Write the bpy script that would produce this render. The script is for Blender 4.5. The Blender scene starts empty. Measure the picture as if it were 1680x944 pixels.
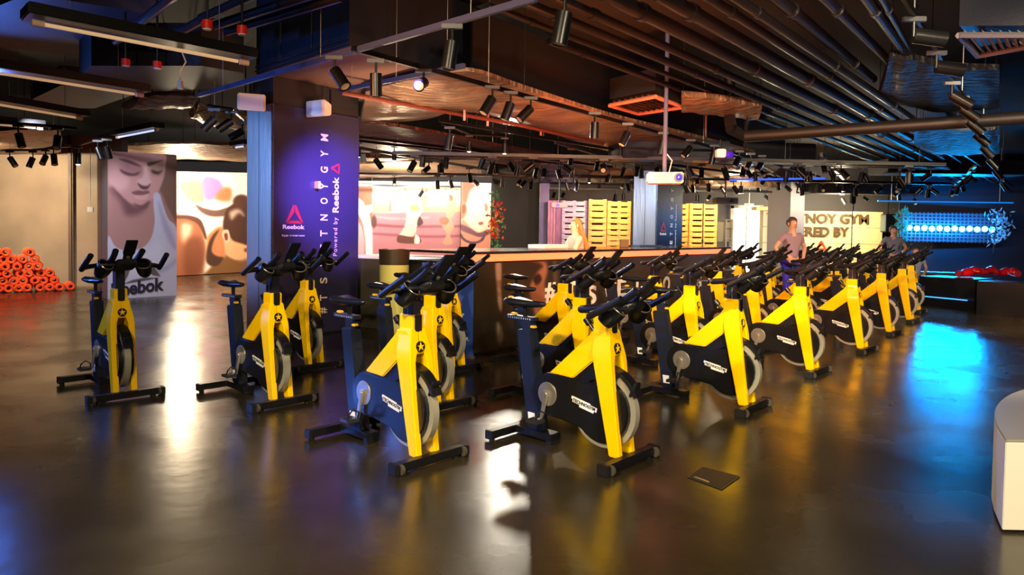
import bpy, bmesh, math, random
import numpy as np
from mathutils import Vector, Matrix
random.seed(7)
scene = bpy.context.scene
C = scene.collection
PI = math.pi

# ------------------------------------------------------------------ camera
FPX, CX, CY, CAMH = 1121.0, 840.0, 418.53, 1.4027
ROLL, PITCH = math.radians(.8639), math.radians(-1.8628)
cr_, sr_ = math.cos(ROLL), math.sin(ROLL); cp_, sp_ = math.cos(PITCH), math.sin(PITCH)
fwd = Vector((0, cp_, sp_)); up0 = Vector((0, -sp_, cp_)); rt0 = Vector((1, 0, 0))
rt = rt0*cr_ + up0*sr_; up = -rt0*sr_ + up0*cr_
cam_d = bpy.data.cameras.new('camera'); cam = bpy.data.objects.new('camera', cam_d); C.objects.link(cam)
cam_d.sensor_width = 36; cam_d.lens = FPX/1680*36; cam_d.shift_y = -(472-CY)/1680
cam.matrix_world = Matrix(((rt.x, up.x, -fwd.x, 0), (rt.y, up.y, -fwd.y, 0), (rt.z, up.z, -fwd.z, CAMH), (0, 0, 0, 1)))
cam_d.clip_end = 100
scene.camera = cam

def ray(u, v):
    X, Y = u-CX, v-CY
    X, Y = X*cr_+Y*sr_, -X*sr_+Y*cr_
    y, z, x = 1., -Y/FPX, X/FPX
    return Vector((x, y*cp_-z*sp_, y*sp_+z*cp_))
def Z(u, v, z):            # point at height z seen at photo coordinates u, v
    r = ray(u, v); t = (z-CAMH)/r.z
    return Vector((r.x*t, r.y*t, z))
def Y(u, v, y):            # point at distance y
    r = ray(u, v); t = y/r.y
    return Vector((r.x*t, y, CAMH+r.z*t))

# ------------------------------------------------------------------ view / world
scene.view_settings.view_transform = 'Standard'; scene.view_settings.look = 'None'
scene.view_settings.exposure = 0.0; scene.view_settings.gamma = 1; scene.view_settings.use_curve_mapping = False
world = bpy.data.worlds.new('world'); scene.world = world; world.use_nodes = True
world.node_tree.nodes['Background'].inputs[0].default_value = (.5, .45, .42, 1)
world.node_tree.nodes['Background'].inputs[1].default_value = .05

# ------------------------------------------------------------------ lights
def light(kind, name, loc, target, power, col, size=.3, sizey=None, angle=60, blend=.6, spread=None):
    d = bpy.data.lights.new(name, kind); o = bpy.data.objects.new(name, d); C.objects.link(o)
    d.energy = power; d.color = col; o.location = loc
    if kind == 'AREA':
        d.size = size
        if sizey: d.shape = 'RECTANGLE'; d.size_y = sizey
        if spread: d.spread = math.radians(spread)
    elif kind == 'SPOT':
        d.spot_size = math.radians(angle); d.spot_blend = blend; d.shadow_soft_size = size
    else: d.shadow_soft_size = size
    if target is not None:
        o.rotation_euler = (Vector(target)-Vector(loc)).to_track_quat('-Z', 'Y').to_euler()
    return o
WARM = (1, .80, .52); WHITE = (1, .93, .82); BLUE = (.08, .22, 1); CYAN = (0, .33, 1); ORANGE = (1, .22, .05); PURPLE = (.28, .16, 1)
# key light on the bikes from the ceiling spots above and behind the camera
light('SPOT', 'spot_light', (2.6, -.5, 3.3), (2.4, 6, .4), 1150, WARM, .1, angle=85)
light('SPOT', 'spot_light', (-2.2, .2, 3.3), (1.2, 5.2, .5), 1150, WARM, .1, angle=80)
light('SPOT', 'spot_light', (-1.6, -.6, 3.3), (-2.0, 5.0, .6), 700, WARM, .1, angle=70)
light('SPOT', 'spot_light', (1.6, 2.6, 3.3), (4.6, 8.6, .6), 1300, WARM, .1, angle=75)
light('SPOT', 'spot_light', (6.4, 4.4, 3.2), (4.6, 9.5, .6), 600, WARM, .1, angle=85)
light('SPOT', 'spot_light', (4.0, 13.5, 3.0), (4.6, 10.2, .8), 420, WARM, .1, angle=110)
light('SPOT', 'spot_light', (8.8, 8.4, 3.2), (6.8, 13.0, .8), 700, WARM, .1, angle=80)
light('SPOT', 'spot_light', (2.4, 4.6, 3.1), (1.2, 9.0, .7), 230, WARM, .1, angle=75)
light('SPOT', 'spot_light', (.3, 8.8, 3.0), (1.4, 10.9, 1.3), 260, WARM, .1, angle=80)  # added to light the woman behind the bar
light('SPOT', 'spot_light', (-.1, 12.2, 3.05), (.6, 4.6, 0), 420, (1, .9, .7), .07, angle=62, blend=.5)
# blue wash from the left
light('SPOT', 'blue_wash', (-11.0, 6.4, 2.8), (-1.6, 5.2, .9), 2500, BLUE, .15, angle=22)
light('SPOT', 'blue_wash', (-6.6, 8.6, 2.7), (-5.4, 7.0, 3.8), 130, BLUE, .15, angle=110)
light('SPOT', 'blue_wash', (-6.4, 4.2, 2.6), (-2.4, 7.8, 3.85), 700, (.1, .28, 1), .2, angle=34)
light('SPOT', 'blue_wash', (-6.5, 6.0, 2.4), (-3.5, 9.1, 1.8), 2200, (.32, .52, 1), .2, angle=38)
light('SPOT', 'purple_wash', (-.9, 6.4, 2.9), (-2.6, 9.6, 1.75), 5200, PURPLE, .08, angle=32, blend=1)
# added orange lights standing in for the bar's glow on the ceiling ducts
light('AREA', 'orange_wash', (1.2, 6.6, 1.9), (1.0, 8.4, 3.4), 130, ORANGE, .8)
light('SPOT', 'orange_wash', (2.2, 5.0, 1.7), (3.4, 9.5, 3.3), 500, (1, .26, .07), .3, angle=110)
light('SPOT', 'orange_wash', (1.4, 8.9, 1.9), (1.5, 9.9, 3.2), 330, ORANGE, .2, angle=130)
light('SPOT', 'orange_wash', (-1.5, 8.6, 2.0), (-1.3, 9.4, 3.2), 170, (1, .62, .34), .2, angle=130)
light('SPOT', 'orange_wash', (-.8, 6.2, 1.8), (-1.4, 8.2, 3.3), 120, (1, .5, .3), .2, angle=100)
light('SPOT', 'orange_wash', (-3.4, 4.4, 2.7), (4.0, 7.4, 3.7), 420, (1, .36, .1), .2, angle=75)  # added rim light on the ceiling pipes, away from the bar
# blue glow near the lamps on the far right
light('AREA', 'cyan_wash', (13.7, 21.8, 2.2), (11.6, 13.0, 0), 110, CYAN, 2.4, .4, spread=100)
light('SPOT', 'cyan_wash', (12.6, 19.0, 1.7), (11.4, 16.5, 3.4), 120, CYAN, .3, angle=95)
light('AREA', 'cyan_wash', (14.0, 21.6, 1.75), (14.0, 22.6, 1.9), 110, CYAN, 2.6, .1)
light('SPOT', 'violet_wash', (6.0, 3.0, 1.6), (6.5, 6.5, 3.5), 130, (.12, .12, 1), .3, angle=130)  # added violet fill under the pipes, apart from the blue lamps
light('SPOT', 'blue_wash', (1.2, 13.0, 2.7), (3.0, 15.8, 1.5), 420, (.55, .7, 1), .1, angle=50)  # added light on the steel side of the second column
light('SPOT', 'blue_wash', (6.0, 14.4, 2.7), (3.7, 16.4, 1.5), 260, (.05, .35, 1), .1, angle=34, blend=1)  # added blue on the navy side of the second column
# added warm point lights that act as bounce on the far ceiling
light('POINT', 'bounce_light', (-3.2, 18.5, 2.5), None, 520, WARM, .1)
light('POINT', 'bounce_light', (-8.2, 16.9, 2.55), None, 420, WARM, .1)
light('POINT', 'bounce_light', (3.2, 15.9, 2.6), None, 250, WARM, .1)
light('POINT', 'bounce_light', (6.4, 19.2, 2.5), None, 260, WARM, .1)
light('POINT', 'bounce_light', (10.4, 21.8, 2.5), None, 420, WARM, .1)

# ------------------------------------------------------------------ materials
def lin(c):
    return tuple(((x/255)/12.92 if x <= 10 else (((x/255)+.055)/1.055)**2.4) for x in c)
MATS = {}
def mat(name, col, rough=.5, metal=0., emit=None, estr=0., bump=None, mottle=None, coat=0., aniso=None, brushed=None, attr=None, trans=0.):
    if name in MATS: return MATS[name]
    m = bpy.data.materials.new(name); m.use_nodes = True; nt = m.node_tree; b = nt.nodes['Principled BSDF']
    b.inputs['Base Color'].default_value = (*lin(col), 1); b.inputs['Roughness'].default_value = rough
    b.inputs['Metallic'].default_value = metal; b.inputs['Coat Weight'].default_value = coat
    if trans: b.inputs['Transmission Weight'].default_value = trans
    tc = nt.nodes.new('ShaderNodeTexCoord')
    if attr:
        a = nt.nodes.new('ShaderNodeVertexColor'); a.layer_name = attr
        nt.links.new(a.outputs['Color'], b.inputs['Base Color'])
    if emit:
        b.inputs['Emission Color'].default_value = (*lin(emit), 1); b.inputs['Emission Strength'].default_value = estr
    if mottle:      # (scale, second colour, stretch)
        n = nt.nodes.new('ShaderNodeTexNoise'); n.inputs['Scale'].default_value = mottle[0]; n.inputs['Detail'].default_value = 5
        mp = nt.nodes.new('ShaderNodeMapping'); nt.links.new(tc.outputs['Object'], mp.inputs['Vector']); nt.links.new(mp.outputs[0], n.inputs['Vector'])
        if len(mottle) > 2: mp.inputs['Scale'].default_value = mottle[2]
        r = nt.nodes.new('ShaderNodeValToRGB'); r.color_ramp.elements[0].color = (*lin(col), 1); r.color_ramp.elements[1].color = (*lin(mottle[1]), 1)
        r.color_ramp.elements[0].position = .35; r.color_ramp.elements[1].position = .68
        nt.links.new(n.outputs['Fac'], r.inputs[0]); nt.links.new(r.outputs[0], b.inputs['Base Color'])
    if bump:        # (scale, strength, distance, stretch)
        n = nt.nodes.new('ShaderNodeTexNoise'); n.inputs['Scale'].default_value = bump[0]; n.inputs['Detail'].default_value = 4
        mp = nt.nodes.new('ShaderNodeMapping'); nt.links.new(tc.outputs['Object'], mp.inputs['Vector']); nt.links.new(mp.outputs[0], n.inputs['Vector'])
        if len(bump) > 3: mp.inputs['Scale'].default_value = bump[3]
        bp = nt.nodes.new('ShaderNodeBump'); bp.inputs['Strength'].default_value = bump[1]; bp.inputs['Distance'].default_value = bump[2]
        nt.links.new(n.outputs['Fac'], bp.inputs['Height']); nt.links.new(bp.outputs[0], b.inputs['Normal'])
    MATS[name] = m; return m
yellow = mat('yellow_paint', (255, 205, 0), .28, coat=.4)
black = mat('black_satin', (16, 17, 22), .38)
navy = mat('navy_metal', (30, 36, 52), .33, .2)
rubber = mat('black_rubber', (14, 14, 17), .55)
chrome = mat('brushed_steel', (205, 200, 190), .3, .85)
ringm = mat('flywheel_steel', (172, 170, 156), .35, .35)
white = mat('white_print', (235, 235, 232), .5)
tick = mat('pale_tick_print', (190, 200, 225), .5)
amber = mat('yellow_plastic', (240, 190, 20), .4)
blackm = mat('black_metal', (12, 12, 13), .35, .3)
dark = mat('ceiling_black', (10, 10, 11), .8)
ductm = mat('dark_duct_metal', (34, 37, 46), .45, .3, bump=(60, .2, .01))
pipem = mat('dark_pipe_paint', (26, 26, 32), .3, .3)
foil = mat('wrapped_duct_foil', (150, 122, 96), .42, .35, bump=(3.0, .9, .12, (1, 3.5, 1)), mottle=(1.6, (96, 76, 62)))
foild = mat('dark_wrapped_foil', (36, 34, 37), .5, .4, bump=(3.2, 1.0, .12, (1, 4, 1)))
plate = mat('grey_duct_underside', (62, 58, 62), .6)
lampglow = mat('lamp_glow', (255, 240, 210), .4, emit=(255, 228, 180), estr=40)
tube_off = mat('tube_glass_faint_glow', (235, 215, 185), .3, emit=(255, 205, 150), estr=.35)  # switched-off tubes carry a faint painted glow
wallgrey = mat('wall_grey', (92, 90, 94), .6)
walldark = mat('wall_dark', (30, 31, 36), .6)
wallbrown = mat('brown_gloss_wall', (128, 112, 96), .32, mottle=(1.2, (112, 98, 86)))
brushed = mat('brushed_blue_steel', (150, 165, 188), .32, .8, bump=(1.5, .25, .05, (60, 60, .6)))
panelm = mat('glossy_black_panel', (64, 60, 92), .25, .4, bump=(1.2, .12, .03, (1, 1, 6)))
whitecarcass = mat('white_gloss_laminate', (232, 228, 215), .35)

# floor: dark polished concrete
def floor_mat():
    m = bpy.data.materials.new('polished_concrete'); m.use_nodes = True; nt = m.node_tree; b = nt.nodes['Principled BSDF']
    tc = nt.nodes.new('ShaderNodeTexCoord')
    n = nt.nodes.new('ShaderNodeTexNoise'); n.inputs['Scale'].default_value = .9; n.inputs['Detail'].default_value = 9; n.inputs['Roughness'].default_value = .62
    nt.links.new(tc.outputs['Object'], n.inputs['Vector'])
    r = nt.nodes.new('ShaderNodeValToRGB'); e = r.color_ramp.elements
    e[0].position = .25; e[0].color = (*lin((22, 19, 13)), 1); e[1].position = .8; e[1].color = (*lin((60, 54, 38)), 1)
    nt.links.new(n.outputs['Fac'], r.inputs[0]); nt.links.new(r.outputs[0], b.inputs['Base Color'])
    n2 = nt.nodes.new('ShaderNodeTexNoise'); n2.inputs['Scale'].default_value = 1.3; n2.inputs['Detail'].default_value = 3
    nt.links.new(tc.outputs['Object'], n2.inputs['Vector'])
    mr = nt.nodes.new('ShaderNodeMapRange'); mr.inputs[1].default_value = .3; mr.inputs[2].default_value = .7; mr.inputs[3].default_value = .17; mr.inputs[4].default_value = .32
    nt.links.new(n2.outputs['Fac'], mr.inputs[0]); nt.links.new(mr.outputs[0], b.inputs['Roughness'])
    n3 = nt.nodes.new('ShaderNodeTexNoise'); n3.inputs['Scale'].default_value = 9; n3.inputs['Detail'].default_value = 8
    nt.links.new(tc.outputs['Object'], n3.inputs['Vector'])
    bp = nt.nodes.new('ShaderNodeBump'); bp.inputs['Strength'].default_value = .12; bp.inputs['Distance'].default_value = .01
    nt.links.new(n3.outputs['Fac'], bp.inputs['Height']); nt.links.new(bp.outputs[0], b.inputs['Normal'])
    b.inputs['Specular IOR Level'].default_value = .75
    b.inputs['Coat Weight'].default_value = .0
    return m

# ------------------------------------------------------------------ mesh helpers
class MB:
    def __init__(s): s.v = []; s.f = []
    def add(s, vs, fs):
        k = len(s.v); s.v += [tuple(p) for p in vs]; s.f += [tuple(i+k for i in f) for f in fs]; return s
    def box(s, c, d, M=None):
        x, y, z = [q/2 for q in d]; vs = [Vector((a*x, b*y, e*z)) for a in (-1, 1) for b in (-1, 1) for e in (-1, 1)]
        if M is not None: vs = [M @ p for p in vs]
        return s.add([p+Vector(c) for p in vs], [(0, 1, 3, 2), (4, 6, 7, 5), (0, 4, 5, 1), (2, 3, 7, 6), (0, 2, 6, 4), (1, 5, 7, 3)])
    def lohi(s, a, b): return s.box([(a[i]+b[i])/2 for i in range(3)], [abs(b[i]-a[i]) for i in range(3)])
    def prism(s, poly, off):        # poly: list of 3D points, off: vector
        off = Vector(off); n = len(poly); a = [Vector(p) for p in poly]
        vs = a + [p+off for p in a]
        fs = [tuple(range(n))[::-1], tuple(range(n, 2*n))] + [(i, (i+1) % n, n+(i+1) % n, n+i) for i in range(n)]
        return s.add(vs, fs)
    def side(s, uz, v0, v1):        # bike side profile (u, z), v to the bike's right
        return s.prism([(u, -v0, z) for u, z in uz], (0, -(v1-v0), 0))
    def loft(s, rings, close=True, cap=True):
        n = len(rings[0]); vs = [p for r in rings for p in r]; fs = []
        for k in range(len(rings)-1):
            for i in range(n if close else n-1):
                j = (i+1) % n; fs.append((k*n+i, k*n+j, (k+1)*n+j, (k+1)*n+i))
        if cap: fs += [tuple(range(n))[::-1], tuple((len(rings)-1)*n+i for i in range(n))]
        return s.add(vs, fs)
    def tube(s, pts, r, n=8, closed=False, flat=1.):
        pts = [Vector(p) for p in pts]; m = len(pts); rings = []; rr = r if isinstance(r, (list, tuple)) else [r]*m
        prev = None
        for i, p in enumerate(pts):
            a = pts[(i-1) % m] if (i > 0 or closed) else p; b = pts[(i+1) % m] if (i < m-1 or closed) else p
            t = (b-a).normalized()
            if prev is None:
                ref = Vector((0, 0, 1)) if abs(t.z) < .9 else Vector((1, 0, 0)); x = t.cross(ref).normalized()
            else: x = (prev - t*prev.dot(t)).normalized()
            prev = x; y = t.cross(x)
            rings.append([p + x*math.cos(2*PI*k/n)*rr[i] + y*math.sin(2*PI*k/n)*rr[i]*flat for k in range(n)])
        if closed: rings.append(rings[0]); return s.loft(rings, cap=False)
        return s.loft(rings)
    def cyl(s, a, b, r, n=16, r2=None): return s.tube([a, b], [r, r2 if r2 is not None else r], n)
    def ell(s, c, r, n=12, m=8, M=None):
        vs = []; fs = []; c = Vector(c)
        for i in range(m+1):
            th = PI*i/m
            for k in range(n):
                p = Vector((r[0]*math.sin(th)*math.cos(2*PI*k/n), r[1]*math.sin(th)*math.sin(2*PI*k/n), r[2]*math.cos(th)))
                vs.append(c + (M @ p if M is not None else p))
        for i in range(m):
            for k in range(n): fs.append((i*n+k, (i+1)*n+k, (i+1)*n+(k+1) % n, i*n+(k+1) % n))
        return s.add(vs, fs)
    def ring(s, c, axis, ro, ri, h, n=32, a0=0, a1=2*PI):     # annulus, axis unit vector, half thickness h
        axis = Vector(axis); x = axis.cross(Vector((0, 0, 1))); x = x.normalized() if x.length > .1 else Vector((1, 0, 0)); y = axis.cross(x)
        if abs(axis.y) > .9: x = Vector((1, 0, 0)); y = Vector((0, 0, 1))
        c = Vector(c); full = abs(a1-a0-2*PI) < 1e-6; rings = []
        for k in range(n+1):
            a = a0+(a1-a0)*k/n; d = x*math.cos(a)+y*math.sin(a)
            rings.append([c+d*ri-axis*h, c+d*ro-axis*h, c+d*ro+axis*h, c+d*ri+axis*h])
        return s.loft(rings, cap=not full)
    def mesh(s, name, m, bevel=0, smooth=True):
        me = bpy.data.meshes.new(name); me.from_pydata(s.v, [], s.f); me.materials.append(m)
        bm = bmesh.new(); bm.from_mesh(me)
        bmesh.ops.remove_doubles(bm, verts=bm.verts, dist=1e-5)
        bmesh.ops.recalc_face_normals(bm, faces=bm.faces)
        if bevel:
            ed = [e for e in bm.edges if len(e.link_faces) == 2 and e.calc_face_angle(0) > .5]
            bmesh.ops.bevel(bm, geom=ed, offset=bevel, segments=2, affect='EDGES', clamp_overlap=True)
        for f in bm.faces: f.smooth = smooth
        if smooth:
            for e in bm.edges:
                if len(e.link_faces) == 2 and e.calc_face_angle(0) > .6: e.smooth = False
        bm.to_mesh(me); bm.free(); return me
    def build(s, name, m, parent=None, bevel=0, smooth=True): return link(name, s.mesh(name, m, bevel, smooth), parent)

def link(name, me, parent=None, loc=None):
    o = bpy.data.objects.new(name, me); C.objects.link(o)
    if parent is not None: o.parent = parent
    if loc is not None: o.location = loc
    return o
def tag(o, label=None, cat=None, group=None, kind=None):
    if label: o['label'] = label
    if cat: o['category'] = cat
    if group: o['group'] = group
    if kind: o['kind'] = kind
    return o
def thing(name, label, cat, loc=(0, 0, 0), rz=0, group=None):
    o = bpy.data.objects.new(name, None); o.empty_display_size = .1; C.objects.link(o); o.location = loc; o.rotation_euler = (0, 0, rz)
    return tag(o, label, cat, group)
def struct(o): return tag(o, kind='structure')
def copy_tree(o, parent=None):
    c = o.copy(); C.objects.link(c)
    if parent is not None: c.parent = parent
    for ch in list(o.children): copy_tree(ch, c)
    return c
def smooth_pts(pts, n=6, closed=True):
    P = np.array(pts, float); m = len(P); out = []
    for i in range(m if closed else m-1):
        if closed: a, b, c, d = P[(i-1) % m], P[i], P[(i+1) % m], P[(i+2) % m]
        else: a, b, c, d = P[max(i-1, 0)], P[i], P[i+1], P[min(i+2, m-1)]
        for k in range(n):
            t = k/n; out.append(.5*((2*b)+(-a+c)*t+(2*a-5*b+4*c-d)*t*t+(-a+3*b-3*c+d)*t**3))
    if not closed: out.append(P[-1])
    return [tuple(p) for p in out]

def text_raw(s, spacing=1., bold=0.):
    cu = bpy.data.curves.new('t', 'FONT'); cu.body = s; cu.extrude = .0; cu.size = 1; cu.space_character = spacing; cu.offset = bold
    cu.resolution_u = 4
    ob = bpy.data.objects.new('t', cu); me = bpy.data.meshes.new_from_object(ob)
    vs = np.array([v.co[:] for v in me.vertices]); fs = [tuple(p.vertices) for p in me.polygons]
    bpy.data.objects.remove(ob); bpy.data.curves.remove(cu); bpy.data.meshes.remove(me)
    return vs, fs
def text_on(s, o, xd, yd, w, h, m, name='lettering', parent=None, spacing=1., bold=.01, depth=.004, vert=False):
    """lettering s stretched into the rectangle o, xd*w, yd*h"""
    vs, fs = text_raw(s, spacing, bold); lo, hi = vs.min(0), vs.max(0)
    xd, yd = Vector(xd).normalized(), Vector(yd).normalized(); nrm = xd.cross(yd); o = Vector(o)
    P = [o + xd*((v[0]-lo[0])/(hi[0]-lo[0])*w) + yd*((v[1]-lo[1])/(hi[1]-lo[1])*h) + nrm*depth for v in vs]
    mb = MB(); mb.add(P, fs)
    # sides so that the letters have thickness
    me = bpy.data.meshes.new(name); me.from_pydata(mb.v, [], mb.f); me.materials.append(m)
    bm = bmesh.new(); bm.from_mesh(me); bmesh.ops.remove_doubles(bm, verts=bm.verts, dist=1e-6)
    r = bmesh.ops.extrude_face_region(bm, geom=bm.faces[:]); back = [e for e in r['geom'] if isinstance(e, bmesh.types.BMVert)]
    bmesh.ops.translate(bm, verts=back, vec=-nrm*depth*.95)
    bmesh.ops.recalc_face_normals(bm, faces=bm.faces); bm.to_mesh(me); bm.free()
    return link(name, me, parent)
def delta_logo(o, xd, yd, w, h, m, name='delta_mark', parent=None, depth=.004):
    xd, yd = Vector(xd).normalized(), Vector(yd).normalized(); nrm = xd.cross(yd); o = Vector(o); mb = MB()
    for poly in ([(0, .04), (.42, 1), (.49, 1), (.47, .62), (.16, .13)], [(1, .04), (.58, 1), (.51, 1), (.53, .62), (.84, .13)], [(.05, 0), (.95, 0), (.72, .16), (.28, .16)]):
        mb.prism([o+xd*x*w+yd*y*h+nrm*.0005 for x, y in poly], nrm*depth)
    return mb.build(name, m, parent, smooth=False)

# printed pictures: colour of the print stored on a fine grid of the panel
def inpoly(px, py, poly):
    ins = np.zeros(px.shape, bool); n = len(poly); d2 = np.full(px.shape, 1e9)
    for i in range(n):
        x1, y1 = poly[i]; x2, y2 = poly[(i+1) % n]
        if abs(y2-y1) > 1e-9: ins ^= ((y1 > py) != (y2 > py)) & (px < (x2-x1)*(py-y1)/(y2-y1)+x1)
        dx, dy = x2-x1, y2-y1; L = dx*dx+dy*dy+1e-12; t = np.clip(((px-x1)*dx+(py-y1)*dy)/L, 0, 1)
        d2 = np.minimum(d2, (px-x1-t*dx)**2+(py-y1-t*dy)**2)
    d = np.sqrt(d2); return np.where(ins, d, -d)
def picture(corners, box, res, bg, layers, name, parent, rough=.45, off=.004, gam=1.):
    """corners: top-left, top-right, bottom-left, bottom-right; box: the picture's own coordinate frame (x0,y0,x1,y1)"""
    TL, TR, BL, BR = [Vector(c) for c in corners]; nx, ny = res; x0, y0, x1, y1 = box
    gx, gy = np.meshgrid(np.linspace(x0, x1, nx), np.linspace(y0, y1, ny))
    if callable(bg): col = bg(gx, gy)
    else: col = np.zeros((ny, nx, 3)); col[:] = bg
    for L in layers:
        if L[0] == 'p':
            _, pts, c, bl = L[:4]; sm = L[4] if len(L) > 4 else True
            pl = smooth_pts(pts, 5) if sm else pts; d = inpoly(gx, gy, pl)
        else:
            _, cx, cy, rx, ry, rot, c, bl = L; a = math.radians(rot); X = (gx-cx)*math.cos(a)+(gy-cy)*math.sin(a); Y_ = -(gx-cx)*math.sin(a)+(gy-cy)*math.cos(a)
            d = (1-np.sqrt((X/rx)**2+(Y_/ry)**2))*min(rx, ry)
        al = np.clip(d/(bl+1e-6)*.5+.5, 0, 1); al = al*al*(3-2*al)
        if len(c) == 4: al = al*c[3]
        col = col*(1-al[..., None])+np.array(c[:3])*al[..., None]
    colf = (np.clip(col, 0, 255)/255)**gam; colf = np.where(colf <= .04045, colf/12.92, ((colf+.055)/1.055)**2.4)
    nrm = (TR-TL).cross(BL-TL).normalized()*-1
    if nrm.dot(Vector((0, 0, CAMH))-TL) < 0: nrm = -nrm
    u = (gx-x0)/(x1-x0); w = (gy-y0)/(y1-y0)
    P = ((1-u)*(1-w))[..., None]*np.array(TL)+(u*(1-w))[..., None]*np.array(TR)+((1-u)*w)[..., None]*np.array(BL)+(u*w)[..., None]*np.array(BR)+np.array(nrm)*off
    fs = [(j*nx+i, j*nx+i+1, (j+1)*nx+i+1, (j+1)*nx+i) for j in range(ny-1) for i in range(nx-1)]
    me = bpy.data.meshes.new(name); me.from_pydata([tuple(p) for p in P.reshape(-1, 3)], [], fs)
    ca = me.color_attributes.new('print', 'FLOAT_COLOR', 'POINT')
    ca.data.foreach_set('color', np.concatenate([colf.reshape(-1, 3), np.ones((nx*ny, 1))], 1).astype(np.float32).ravel())
    me.materials.append(mat('printed_picture_%d' % int(rough*100), (200, 200, 200), rough, attr='print'))
    return link(name, me, parent)

# ------------------------------------------------------------------ room shell
e1 = Vector((math.cos(math.radians(-43)), math.sin(math.radians(-43)), 0))
e2 = Vector((math.cos(math.radians(51)), math.sin(math.radians(51)), 0))
fl = MB().lohi((-30, -8, -.1), (32, 30, 0)).build('floor', floor_mat(), smooth=False); struct(fl)
ce = MB().lohi((-30, -8, 4.3), (32, 30, 4.5)).build('ceiling', dark, smooth=False); struct(ce)
def wall(name, a, b, z0, z1, m, th=.12):
    a = Vector((a[0], a[1], z0)); b = Vector((b[0], b[1], z0)); d = (b-a).normalized(); n = Vector((-d.y, d.x, 0))
    if n.dot(a) < 0: n = -n
    o = MB().prism([a, b, b+n*th, a+n*th], (0, 0, z1-z0)).build(name, m, smooth=False); return o
struct(wall('wall_far', (-9.9, 26), (30, 26), 0, 4.3, wallgrey))
struct(wall('wall_near', (-29, -7.5), (31, -7.5), 0, 4.3, walldark))
struct(wall('wall_right', (30, -7.5), (30, 26), 0, 4.3, walldark))
struct(wall('wall_left', (-28, -7.5), (-28, 16.4), 0, 4.3, walldark))

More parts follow.
